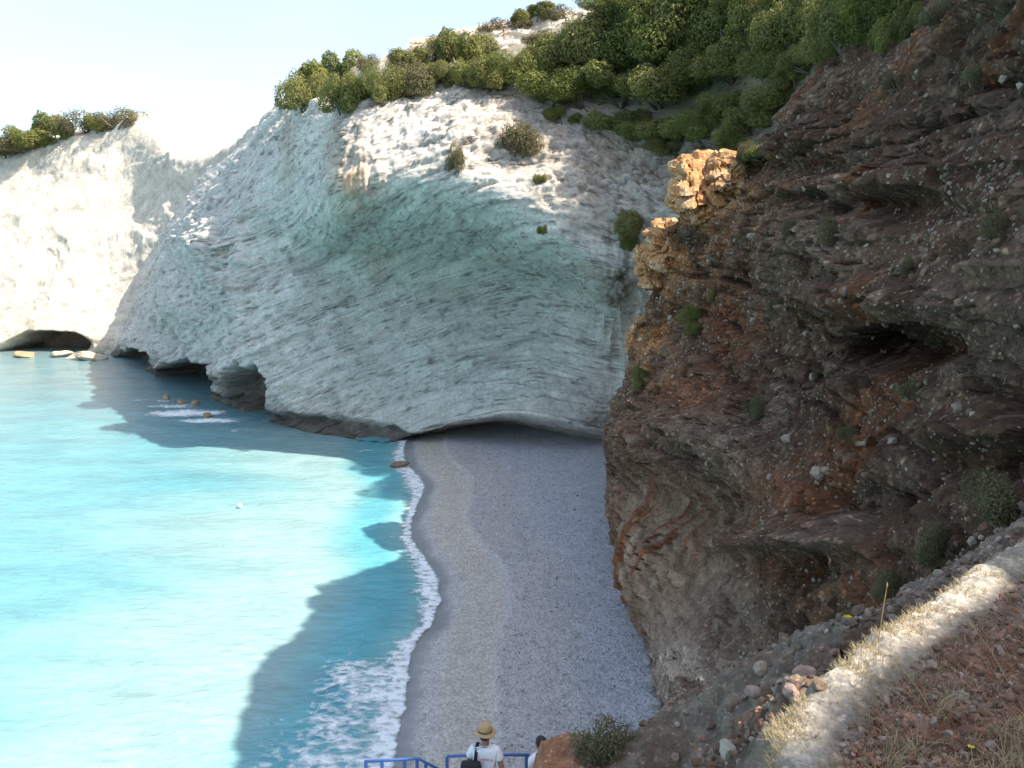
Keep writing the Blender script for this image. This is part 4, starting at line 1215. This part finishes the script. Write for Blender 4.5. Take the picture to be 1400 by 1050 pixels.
for i, (u_, v_, w_, l_) in enumerate([(228,546,10,'pointed orange rock farthest from the viewer in the wash'), (247,551,14,'low orange rock in the middle of the wash'), (266,554,12,'tall orange rock in the wash nearest the cliff'), (283,570,14,'orange brown rock at the near end of the wash')]):
    rock(None, u_, v_, w_, ORG, l_, 30 + i, hk=(1.1, 0.5, 1.0, 0.6)[i], name='sea_rock', sea_level=True)
for i, (u_, v_, w_, l_) in enumerate([(84,487,30,'pale low boulder in front of the far sea cave'), (122,491,46,'widest pale boulder right of the far sea cave'), (100,489,20,'small pale boulder beside the widest pale boulder'), (36,487,30,'low tan rock at the left of the far sea cave')]):
    rock(None, u_, v_, w_, (0.50, 0.43, 0.33) if i < 3 else ORG, l_, 40 + i, hk=0.32, name='shore_boulder', sea_level=True)
for i, (u_, v_, w_, l_) in enumerate([(852,664,14,'grey boulder at the far foot of the headland on the beach'), (846,650,10,'small grey stone near the far foot of the headland'), (838,640,18,'pale fallen block where the hollow meets the headland'),
        (892,935,26,'pale block at the near foot of the headland on the beach'), (898,965,20,'rounded pale stone next to the near foot block'), (884,905,14,'small pale stone at the foot of the streaked buttress'), (905,1000,30,'large pale block lowest at the headland foot')]):
    loc_ = G(u_, v_, 2.2); BVH['spot'] = BVHTree.FromPolygons([(loc_[0] - 9, loc_[1] - 9, 2.2), (loc_[0] + 9, loc_[1] - 9, 2.2), (loc_[0] + 9, loc_[1] + 9, 2.2), (loc_[0] - 9, loc_[1] + 9, 2.2)], [(0, 1, 2, 3)])
    rock(['spot'], u_, v_, w_, (0.42, 0.40, 0.38), l_, 60 + i, hk=0.7, name='fallen_block')
rock(None, 546, 637, 34, BRN, 'flat brown rock awash at the far end of the beach', 50, hk=0.3, name='shore_rock', sea_level=True)

# ---- stones lying on and weathering out of the headland: far too many to count
def stone_field(name, G_, N_, idx, size, cols_, mat, label, seed, lift=0.25):
    r = np.random.RandomState(seed)
    bm = bmesh.new(); bmesh.ops.create_icosphere(bm, subdivisions=1, radius=1.0)
    base = np.array([v_.co[:] for v_ in bm.verts]); tri = np.array([[v_.index for v_ in f.verts] for f in bm.faces]); bm.free()
    n_ = len(idx); pos = G_.reshape(-1, 3)[idx]; nor = N_.reshape(-1, 3)[idx]
    k = 6
    var = np.stack([base * (1 + 0.32 * perlin(base * 1.3 + 7.1 * j))[:, None] * np.array((1, 0.8, 0.62)) for j in range(k)])
    sh = var[r.randint(0, k, n_)]
    q = r.normal(size=(n_, 4)); q /= np.linalg.norm(q, axis=1)[:, None]
    w, x, y, z = q.T
    M = np.stack([1 - 2 * (y * y + z * z), 2 * (x * y - z * w), 2 * (x * z + y * w), 2 * (x * y + z * w), 1 - 2 * (x * x + z * z), 2 * (y * z - x * w), 2 * (x * z - y * w), 2 * (y * z + x * w), 1 - 2 * (x * x + y * y)], -1).reshape(n_, 3, 3)
    co = np.einsum('nij,nvj->nvi', M, sh) * size[:, None, None] + (pos + nor * (lift * size)[:, None])[:, None, :]
    f = (tri[None] + (np.arange(n_) * len(base))[:, None, None]).reshape(-1, 3)
    me = raw_mesh(name, co.reshape(-1, 3), f, False)
    cc = np.array(cols_)[r.randint(0, len(cols_), n_)] * (0.7 + 0.6 * r.rand(n_))[:, None]
    add_attr(me, 'Col', np.repeat(cc, len(base), 0))
    return link(name, me, mat, kind='stuff', label=label, category='stones')

rs = np.random.RandomState(77)
uu, vv = HEAD_UV
ok = np.where(((uu > 830) & (uu < 1420) & (vv > -20) & (vv < 1060) & (HEAD_G[..., 1] > 8)).ravel() & ((scree.ravel() > 0.25) | (rs.rand(uu.size) < 0.35)) & (butt.ravel() < 0.4))[0]
idx = rs.choice(ok, 17000, replace=False)
yy = HEAD_G.reshape(-1, 3)[idx][:, 1]
size = np.clip(np.exp(rs.normal(-3.0, 0.52, len(idx))), 0.02, 0.24) * (0.55 + yy / 90)
stone_field('scree_stones', HEAD_G, HEAD_N, idx, size, [(0.27, 0.215, 0.165), (0.19, 0.14, 0.105), (0.27, 0.215, 0.165), (0.16, 0.095, 0.06), (0.34, 0.285, 0.225)], M_STONE, 'countless pale stones scattered over the brown headland', 5)
rk = np.linspace(0, 10, BANK_G.shape[0])[:, None] * np.ones((1, BANK_G.shape[1]))
ub, vb = proj(BANK_G)
ok = np.where(((rk > 5.0) & (ub > 1050) & (ub < 1450) & (vb < 1100) & (BANK_G[..., 1] > 2)).ravel())[0]
idx = rs.choice(ok, 2200, replace=False)
size = np.clip(np.exp(rs.normal(-4.45, 0.55, len(idx))), 0.005, 0.05)
stone_field('bank_gravel', BANK_G, BANK_N, idx, size, [(0.23, 0.115, 0.07), (0.27, 0.16, 0.11), (0.18, 0.115, 0.085), (0.30, 0.23, 0.18)], M_STONE, 'loose reddish gravel on the dirt of the path bank', 6)
idx = rs.choice(EARTH_G.shape[0] * EARTH_G.shape[1], 2600)
size = np.clip(np.exp(rs.normal(-3.5, 0.55, len(idx))), 0.012, 0.12)
stone_field('slope_rubble', EARTH_G, EARTH_N, idx, size, [(0.20, 0.115, 0.075), (0.25, 0.17, 0.125), (0.16, 0.11, 0.08), (0.29, 0.235, 0.19)], M_STONE, 'brown rubble covering the steep slope left of the path bank', 16)
idx = rs.choice(RIDGE_G.shape[0] * RIDGE_G.shape[1], 2200)
size = np.clip(np.exp(rs.normal(-3.3, 0.5, len(idx))), 0.012, 0.12)
stone_field('ridge_rubble', RIDGE_G, RIDGE_N, idx, size, [(0.22, 0.165, 0.125), (0.17, 0.12, 0.09), (0.27, 0.225, 0.185)], M_STONE, 'grey brown rubble along the ridge behind the path bank', 17)
# pebbles of the beach
r_ = np.random.RandomState(9)
nb = 5000
py_ = 42 + 85 * r_.rand(nb) ** 1.3; px_ = shore_x(py_) + 7 + 26 * r_.rand(nb)
pz, _d = beach_z(px_, py_)
PG = np.stack([px_, py_, pz + 0.03], -1)[None]; PN = np.zeros_like(PG); PN[..., 2] = 1
stone_field('beach_pebbles', PG, PN, np.arange(nb), np.clip(np.exp(r_.normal(-2.75, 0.35, nb)), 0.03, 0.2), [(0.35, 0.345, 0.36), (0.31, 0.31, 0.325), (0.40, 0.395, 0.40), (0.29, 0.285, 0.295)], M_STONE, 'grey pebbles covering the upper beach', 7, lift=0.1)

# ---- dry grass on the bank: a mass of blades
def grass_mass(name, pts, nrm, hmin, hmax, seed, mat, label, width=0.004, lean=0.6):
    r = np.random.RandomState(seed); n_ = len(pts)
    a = r.rand(n_) * 2 * PI; h = hmin + (hmax - hmin) * r.rand(n_) ** 1.6
    d = np.stack([np.cos(a), np.sin(a), np.zeros(n_)], -1); sd_ = np.stack([-np.sin(a), np.cos(a), np.zeros(n_)], -1)
    up = nrm * 0.4 + np.array((0, 0, 0.6)); ln = lean * (0.3 + r.rand(n_))
    w = width * (0.6 + 0.8 * r.rand(n_))
    p0 = pts; p1 = pts + up * (h * 0.55)[:, None] + d * (h * ln * 0.25)[:, None]; p2 = pts + up * h[:, None] * (1 - 0.25 * ln)[:, None] + d * (h * ln)[:, None]
    co = np.stack([p0 - sd_ * w[:, None], p0 + sd_ * w[:, None], p1 + sd_ * w[:, None] * 0.8, p1 - sd_ * w[:, None] * 0.8, p2 + sd_ * w[:, None] * 0.15, p2 - sd_ * w[:, None] * 0.15], 1)
    f = np.array([[0, 1, 2, 3], [3, 2, 4, 5]])
    F = (f[None] + (np.arange(n_) * 6)[:, None, None]).reshape(-1, 4)
    me = raw_mesh(name, co.reshape(-1, 3), F, False)
    add_attr(me, 'tone', np.repeat(r.rand(n_), 6))
    return link(name, me, mat, kind='stuff', label=label, category='grass')
M_STRAW = leaf_mat('dry_straw', (0.34, 0.26, 0.14), (0.50, 0.42, 0.27), (0.42, 0.34, 0.2), 0.3)
ok = np.where(((rk > 3.2) & (rk < 6.3) & (ub > 1040) & (ub < 1420) & (vb < 1090) & (BANK_G[..., 1] > 2)).ravel() & (fbm(BANK_G / 0.35, 3, seed=131).ravel() > -0.05))[0]
idx = rs.choice(ok, 9000)
grass_mass('dry_grass', BANK_G.reshape(-1, 3)[idx] - np.array((0, 0, 0.01)), BANK_N.reshape(-1, 3)[idx], 0.015, 0.07, 3, M_STRAW, 'short dry straw coloured grass along the sunlit edge of the path bank', 0.0025)
ok = np.where(((rk > 5.6) & (rk < 9) & (ub > 1050) & (ub < 1450) & (vb < 1090) & (BANK_G[..., 1] > 2)).ravel() & (fbm(BANK_G / 0.5, 3, seed=132).ravel() > 0.12))[0]
idx = rs.choice(ok, 900)
grass_mass('straw_tufts', BANK_G.reshape(-1, 3)[idx] - np.array((0, 0, 0.01)), BANK_N.reshape(-1, 3)[idx], 0.05, 0.22, 4, M_STRAW, 'longer dry straw growing in tufts on the red dirt of the bank', 0.002, 1.0)

# single tall stalks
M_STALK = plain_mat('dead_stalk', (0.42, 0.29, 0.13), 0.7, grain=0.02, bump=0)
for (pu, pv), (qu, qv), dy, lab in [((1285,990),(1232,912),0.1,'long dry stalk leaning left across the middle of the bank'), ((1382,935),(1332,860),0.2,'dry stalk leaning left near the right picture edge'),
                               ((1380,930),(1320,900),0.25,'pale bent stalk crossing the dry stalk near the right edge'), ((1200,880),(1212,805),0.0,'upright pale stalk against the shaded ridge'), ((1300,1046),(1260,1052),0.1,'stalk lying along the bottom edge of the picture')]:
    loc, nor, dist = hit('bank', pu, pv)
    tip = Vector(P(qu, qv, loc.y + dy)); mid = loc.lerp(tip, 0.55) + Vector((0, 0, 0.02))
    o = empty('grass_stalk', loc, lab, 'grass stalk')
    me = pymesh('stem', *tube_pts([Vector((0, 0, -0.02)), mid - loc, tip - loc], [0.004, 0.003, 0.0015], 5)); link('stem', me, M_STALK, o)
    hd = [tip - loc, (tip - loc) * 1.06, (tip - loc) * 1.12]
    link('seed_head', pymesh('seed_head', *tube_pts(hd, [0.003, 0.006, 0.001], 5)), M_STALK, o)
# yellow flower
loc, nor, dist = hit('bank', 1326, 1034)
o = empty('yellow_flower', loc, 'single yellow flower on the red dirt at the bottom right', 'flower')
M_YEL = plain_mat('yellow_petal', (0.75, 0.60, 0.03), 0.6, grain=0.01, bump=0); M_STEM = plain_mat('green_stem', (0.12, 0.16, 0.05), 0.7, grain=0.02, bump=0)
link('stem', pymesh('stem', *tube_pts([(0, 0, -0.02), (0.005, 0, 0.03), (0, 0, 0.06)], 0.002, 5)), M_STEM, o)
for k in range(9):
    a = 2 * PI * k / 9; ca, sa = math.cos(a), math.sin(a)
    vs = [(0.003 * ca, 0.003 * sa, 0.060), (0.012 * ca - 0.005 * sa, 0.012 * sa + 0.005 * ca, 0.064), (0.022 * ca, 0.022 * sa, 0.061), (0.012 * ca + 0.005 * sa, 0.012 * sa - 0.005 * ca, 0.064)]
    link('petal', pymesh('petal', vs, [(0, 1, 2, 3)]), M_YEL, o)
link('disc', rock_mesh(3, 2, (0.006, 0.006, 0.004)), M_YEL, o, (0, 0, 0.063))
# yellow leaf caught at the end of the grey ridge
loc, nor, dist = hit(['ridge', 'head'], 1157, 846)
vs = [(-0.10, 0, 0.02), (-0.03, -0.045, 0.03), (0.06, -0.035, 0.035), (0.11, 0, 0.02), (0.06, 0.035, 0.045), (-0.03, 0.045, 0.045)]
me = pymesh('yellow_leaf', vs + [(x * 0.98, y * 0.98, z - 0.008) for x, y, z in vs], [(0, 1, 2, 3, 4, 5), (11, 10, 9, 8, 7, 6)] + [(i, (i + 1) % 6, (i + 1) % 6 + 6, i + 6) for i in range(6)])
o = link('yellow_leaf', me, M_YEL, label='small bright yellow leaf on the dark slope above the grey ridge', category='leaf'); o.location = loc; o.rotation_euler = (0.5, 0, 0.3); o.scale = (dist / 14,) * 3

# ---- white float on the water
bm = bmesh.new(); bmesh.ops.create_uvsphere(bm, u_segments=20, v_segments=12, radius=0.30)
for v_ in bm.verts:
    v_.co.z *= 1.25 if v_.co.z > 0 else 0.8
me = bpy.data.meshes.new('float'); bm.to_mesh(me); bm.free()
me.polygons.foreach_set('use_smooth', np.full(len(me.polygons), True, bool))
o = empty('mooring_buoy', Vector(G(328, 692, 0.25)), 'small white buoy floating alone on the turquoise water', 'buoy')
link('float', me, plain_mat('white_plastic', (0.78, 0.78, 0.76), 0.4, grain=0.2, amt=0.06, bump=0), o)
link('ring', pymesh('ring', *tube_pts([(0.06 * math.cos(a), 0, 0.41 + 0.06 * math.sin(a)) for a in np.linspace(0, 2 * PI, 13)], 0.012, 6)), plain_mat('dull_steel', (0.35, 0.35, 0.36), 0.4, 1.0, bump=0), o)

# ---- stairs and blue railings at the bottom edge
M_BLUE = plain_mat('blue_painted_steel', (0.055, 0.13, 0.36), 0.45, grain=0.03, amt=0.3, bump=0.08)
M_CONC = plain_mat('worn_concrete', (0.34, 0.32, 0.29), 0.9, grain=0.06, amt=0.25, bump=0.4)
def boxv(x0, x1, y0, y1, z0, z1):
    v_ = [(x0, y0, z0), (x1, y0, z0), (x1, y1, z0), (x0, y1, z0), (x0, y0, z1), (x1, y0, z1), (x1, y1, z1), (x0, y1, z1)]
    return v_, [(0, 3, 2, 1), (4, 5, 6, 7), (0, 1, 5, 4), (1, 2, 6, 5), (2, 3, 7, 6), (3, 0, 4, 7)]
FLOOR = 22.90
st = empty('staircase', (0, 11.2, FLOOR), 'concrete staircase and landing behind the blue railings at the bottom edge', 'stairs')
def bev(vs, fs, name, w=0.015):
    me = pymesh(name, vs, fs, False)
    bm = bmesh.new(); bm.from_mesh(me)
    bmesh.ops.bevel(bm, geom=bm.edges[:], offset=w, segments=2, affect='EDGES'); bm.to_mesh(me); bm.free()
    return me
link('landing', bev(*boxv(-2.35, 0.0, -0.75, 0.55, -0.18, 0.0), 'landing'), M_CONC, st)
for k in range(9):
    link('step', bev(*boxv(0.003, 1.0 , 0.25 + 0.0, 1.3, -0.18 * (k + 1) - 0.17, -0.18 * (k + 1)) if False else boxv(0.004 + 0.29 * k, 0.29 * (k + 1), 0.35, 1.75, -0.18 * (k + 1) - 0.16, -0.18 * (k + 1)), 'step'), M_CONC, st)
link('support_wall', bev(*boxv(-2.2, -0.15, -0.6, 0.4, -6.0, -0.183), 'support_wall'), M_CONC, st)

def railing(pts, posts, label, floor=None, bal=()):
    base = Vector((pts[0][0], pts[0][1], FLOOR))
    o = empty('blue_railing', base, label, 'railing')
    link('handrail', pymesh('handrail', *tube_pts([Vector(q) - base for q in pts], 0.024, 8)), M_BLUE, o)
    for q in posts:
        z1 = q[2]; q0 = Vector((q[0], q[1], (q[3] if len(q) > 3 else FLOOR)))
        me = bev(*boxv(-0.024, 0.024, -0.024, 0.024, 0, z1 - q0.z - 0.015), 'post', 0.004)
        link('post', me, M_BLUE, o, q0 - base)
    lo = [Vector((q[0], q[1], q[2] - 0.45)) - base for q in pts]
    link('lower_rail', pymesh('lower_rail', *tube_pts(lo, 0.016, 8)), M_BLUE, o)
    return o
def rail_pt(u, v, z):
    return G(u, v, z)
a0 = rail_pt(498, 1041, 23.85); a1 = rail_pt(572, 1037, 23.85); a2 = (a1[0] + 0.42, a1[1] + 0.10, 23.52)
railing([a0, a1, a2], [rail_pt(500, 1041, 23.85), rail_pt(522, 1040, 23.85), rail_pt(553, 1038, 23.85), rail_pt(570, 1037, 23.85), ((a1[0] + a2[0]) / 2 - 0.1, a1[1] + 0.04, 23.75)], 'blue metal railing with several posts, left of the gap at the bottom edge')
b0 = rail_pt(611, 1034, 23.88); b1 = rail_pt(665, 1032, 23.88); b2 = rail_pt(724, 1032, 23.86)
railing([b0, b1, b2], [b0, (b2[0] - 0.05, b2[1], b2[2])], 'blue metal railing behind the man in the straw hat')

# ---- people
def skin(name, verts, edges, mat, parent=None, root=0, sub=2, smooth_iter=0):
    """verts: (x, y, z, rx, ry)"""
    me = bpy.data.meshes.new(name)
    me.from_pydata([v_[:3] for v_ in verts], edges, [])
    o = link(name, me, mat, parent)
    md = o.modifiers.new('skin', 'SKIN'); md.use_smooth_shade = True
    for i, v_ in enumerate(verts):
        sv_ = me.skin_vertices[0].data[i]
        sv_.radius = (v_[3], v_[4] if len(v_) > 4 else v_[3]); sv_.use_root = (i == root)
    sb = o.modifiers.new('sub', 'SUBSURF'); sb.levels = sub; sb.render_levels = sub
    return o

SKIN = plain_mat('tanned_skin', (0.30, 0.165, 0.105), 0.55, grain=0.03, amt=0.1, bump=0)
HAIR = plain_mat('dark_hair', (0.02, 0.015, 0.012), 0.6, grain=0.01, amt=0.4, bump=0.3)
SHIRT = plain_mat('white_cotton', (0.72, 0.74, 0.80), 0.85, grain=0.05, amt=0.06, bump=0.2)
DENIM = plain_mat('dark_shorts', (0.05, 0.06, 0.09), 0.85, grain=0.02, amt=0.2, bump=0.2)
STRAW = plain_mat('straw_weave', (0.40, 0.28, 0.15), 0.85, grain=0.008, amt=0.35, bump=0.6)
BLACK = plain_mat('black_canvas', (0.014, 0.014, 0.017), 0.75, grain=0.01, amt=0.3, bump=0.3)

def person(label, loc, rotz, hatted, arms):
    o = empty('person', loc, label, 'person', rot=(0, 0, rotz))
    V = [(0, 0, 0.95, 0.15, 0.11), (0, 0, 1.12, 0.14, 0.10), (0, 0.0, 1.32, 0.165, 0.105), (0, -0.005, 1.46, 0.075, 0.065), (0, 0.012, 1.53, 0.056, 0.056),
         (0, 0.03, 1.60, 0.070, 0.078), (0, 0.03, 1.67, 0.078, 0.092), (0, 0.02, 1.735, 0.055, 0.065)]
    E = [(0, 1), (1, 2), (2, 3), (3, 4), (4, 5), (5, 6), (6, 7)]
    def add(p_, par, r1, r2=None):
        V.append((*p_, r1, r2 or r1)); E.append((par, len(V) - 1)); return len(V) - 1
    add((0, 0.125, 1.63), 5, 0.014)                                  # nose
    for sgn in (-1, 1):
        add((sgn * 0.088, 0.02, 1.64), 5, 0.016, 0.022)              # ear
        hp = add((sgn * 0.095, 0, 0.88), 0, 0.095); kn_ = add((sgn * 0.105, 0.03, 0.50), hp, 0.062); ca = add((sgn * 0.105, -0.01, 0.32), kn_, 0.056)
        an = add((sgn * 0.105, -0.01, 0.09), ca, 0.038); add((sgn * 0.115, 0.14, 0.04), an, 0.042, 0.03)
        A = arms[sgn]
        shd = add((sgn * 0.175, -0.005, 1.42), 2, 0.062); el = add(A[0], shd, 0.043); wr = add(A[1], el, 0.03)
        wd = (Vector(A[1]) - Vector(A[0])).normalized()
        pm = Vector(A[1]) + wd * 0.075
        pal = add(tuple(pm), wr, 0.036, 0.016)
        side_ = wd.orthogonal().normalized() if abs(wd.z) < 0.5 else Vector((0, 1, 0))
        other = wd.cross(side_)
        for j, L in enumerate((0.065, 0.078, 0.074, 0.058)):
            f0 = pm + side_ * (0.027 - 0.018 * j); f1 = f0 + wd * (0.03 + L * 0.5); f2 = f1 + wd * L * 0.5 + other * (-sgn) * 0.02
            b0_ = add(tuple(f0 + wd * 0.02), pal, 0.009); b1_ = add(tuple(f1), b0_, 0.0085); add(tuple(f2), b1_, 0.007)
        t0_ = add(tuple(pm - wd * 0.03 + side_ * 0.035), pal, 0.010); add(tuple(pm + wd * 0.015 + side_ * 0.058), t0_, 0.008)
    skin('body', V, E, SKIN, o)
    SV = [(0, 0, 0.90, 0.185, 0.135), (0, 0, 1.12, 0.168, 0.125), (0, -0.005, 1.32, 0.19, 0.128), (0, -0.012, 1.44, 0.125, 0.108), (0, 0, 1.495, 0.080, 0.084)]
    SE = [(0, 1), (1, 2), (2, 3), (3, 4)]
    for sgn in (-1, 1):
        SV.append((sgn * 0.185, -0.005, 1.415, 0.082, 0.082)); SE.append((2, len(SV) - 1))
        el = Vector(arms[sgn][0]); s0 = Vector((sgn * 0.19, -0.005, 1.41)); q = s0.lerp(el, 0.62)
        SV.append((*q, 0.078, 0.078)); SE.append((len(SV) - 2, len(SV) - 1))
    skin('shirt', SV, SE, SHIRT, o)
    TV = [(0, 0, 0.97, 0.165, 0.125), (0, 0, 0.90, 0.165, 0.125)]
    TE = [(0, 1)]
    for sgn in (-1, 1):
        TV.append((sgn * 0.10, 0.0, 0.80, 0.115, 0.115)); TE.append((1, len(TV) - 1))
        TV.append((sgn * 0.108, 0.02, 0.50, 0.10, 0.10)); TE.append((len(TV) - 2, len(TV) - 1))
    skin('shorts', TV, TE, DENIM, o)
    # hair cap
    bm = bmesh.new(); bmesh.ops.create_uvsphere(bm, u_segments=24, v_segments=16, radius=1)
    for v_ in bm.verts:
        v_.co = Vector((v_.co.x * 0.094, v_.co.y * 0.112 + 0.005, v_.co.z * 0.105 + 1.675)) * (1 + 0.0)
    bmesh.ops.delete(bm, geom=[v_ for v_ in bm.verts if (v_.co.y > 0.075 and v_.co.z < 1.70) or v_.co.z < 1.575 + max(0, v_.co.y) * 0.9], context='VERTS')
    me = bpy.data.meshes.new('hair'); bm.to_mesh(me); bm.free()
    me.polygons.foreach_set('use_smooth', np.full(len(me.polygons), True, bool))
    link('hair', me, HAIR, o)
    return o

man = person('man in a straw hat and white T-shirt with a dark bag, seen from behind', (-0.415, 11.22, FLOOR), R(-6), True,
             {-1: ((-0.27, -0.02, 1.16), (-0.25, 0.14, 0.96)), 1: ((0.265, -0.03, 1.14), (0.255, 0.08, 0.90))})
prof = [(0.0, 0.118), (0.05, 0.118), (0.085, 0.108), (0.098, 0.085), (0.108, 0.02), (0.112, 0.0), (0.135, -0.006), (0.165, -0.016), (0.168, -0.022), (0.135, -0.014), (0.108, -0.010)]
def lathe(name, prof, seg=28, wav=0.0):
    vs, fs = [], []
    for (r_0, z_) in prof:
        for k in range(seg):
            a = 2 * PI * k / seg
            vs.append((r_0 * math.cos(a), 1.08 * r_0 * math.sin(a), z_ + wav * math.sin(2 * a) * max(0, r_0 - 0.11) * 3))
    for i in range(len(prof) - 1):
        for k in range(seg):
            fs.append((i * seg + k, i * seg + (k + 1) % seg, (i + 1) * seg + (k + 1) % seg, (i + 1) * seg + k))
    return pymesh(name, vs, fs)
hat = link('straw_hat', lathe('straw_hat', prof, wav=0.08), STRAW, None, label='straw hat with a brown band on the head of the man', category='hat')
hat.matrix_world = Matrix.Translation((-0.415, 11.22, FLOOR)) @ Matrix.Rotation(R(-6), 4, 'Z') @ Matrix.Translation((0, 0.01, 1.715)) @ Matrix.Rotation(R(-5), 4, 'X')
bd = link('hat_band', lathe('hat_band', [(0.1135, 0.004), (0.1130, 0.012), (0.111, 0.030), (0.1075, 0.034)]), plain_mat('brown_band', (0.16, 0.09, 0.045), 0.8, bump=0.1), hat)
bag = empty('shoulder_bag', (-0.415, 11.22, FLOOR), 'dark shoulder bag with a yellow patch on the back of the man', 'bag', rot=(0, 0, R(-6)))
bm = bmesh.new(); bmesh.ops.create_cube(bm, size=1.0)
bmesh.ops.subdivide_edges(bm, edges=bm.edges[:], cuts=5, use_grid_fill=True)
for v_ in bm.verts:
    c_ = v_.co.copy(); l_ = max(abs(c_.x), abs(c_.y), abs(c_.z)) * 2
    s_ = c_.normalized() * 0.5 * l_
    c_ = c_.lerp(s_, 0.45)
    v_.co = Vector((-0.19 + 0.34 * c_.x, -0.21 + 0.17 * c_.y, 1.13 + 0.42 * c_.z))
me = bpy.data.meshes.new('pouch'); bm.to_mesh(me); bm.free()
me.polygons.foreach_set('use_smooth', np.full(len(me.polygons), True, bool))
link('pouch', me, BLACK, bag)
def ribbon(pts, wid, nrm):
    vs, fs = [], []
    for i, q in enumerate(pts):
        q = Vector(q); d = (Vector(pts[min(i + 1, len(pts) - 1)]) - Vector(pts[max(i - 1, 0)])).normalized(); sd_ = d.cross(Vector(nrm[i])).normalized() * wid / 2; no_ = Vector(nrm[i]).normalized() * 0.004
        vs += [tuple(q - sd_ - no_), tuple(q + sd_ - no_), tuple(q + sd_ + no_), tuple(q - sd_ + no_)]
    for i in range(len(pts) - 1):
        for k in range(4):
            fs.append((4 * i + k, 4 * i + (k + 1) % 4, 4 * i + 4 + (k + 1) % 4, 4 * i + 4 + k))
    return vs, fs
link('strap', pymesh('strap', *ribbon([(-0.13, 0.135, 1.25), (-0.125, 0.13, 1.36), (-0.115, 0.07, 1.475), (-0.115, 0.0, 1.515), (-0.118, -0.08, 1.465), (-0.128, -0.145, 1.35), (-0.14, -0.16, 1.2)], 0.05, [(0, 1, 0), (0, 1, .3), (0, .6, .8), (0, 0, 1), (0, -.6, .8), (0, -1, .2), (0, -1, 0)])), BLACK, bag)
link('patch', bev(*boxv(-0.22, -0.15, -0.302, -0.292, 1.19, 1.26), 'patch', 0.002), plain_mat('yellow_patch', (0.42, 0.36, 0.06), 0.8, bump=0), bag)
# faint red print across the shoulders of the shirt
M_RED = plain_mat('red_print', (0.55, 0.24, 0.25), 0.85, bump=0)
for k in range(9):
    w_ = 0.012 + 0.006 * ((k * 7) % 3); x_ = -0.055 + 0.021 * k
    link('print', bev(*boxv(x_, x_ + w_, -0.1385 - 0.004 * (1 - abs(k - 4) / 4), -0.1365, 1.315 + 0.003 * (k % 2), 1.335 + 0.004 * (k % 3)), 'print', 0.001), M_RED, man)

woman = person('dark haired person in a white shirt half hidden behind the red mound', (0.50, 12.45, 21.93), R(35), False,
               {-1: ((-0.27, 0.05, 1.17), (-0.33, 0.24, 1.02)), 1: ((0.26, 0.02, 1.15), (0.22, 0.2, 0.98))})
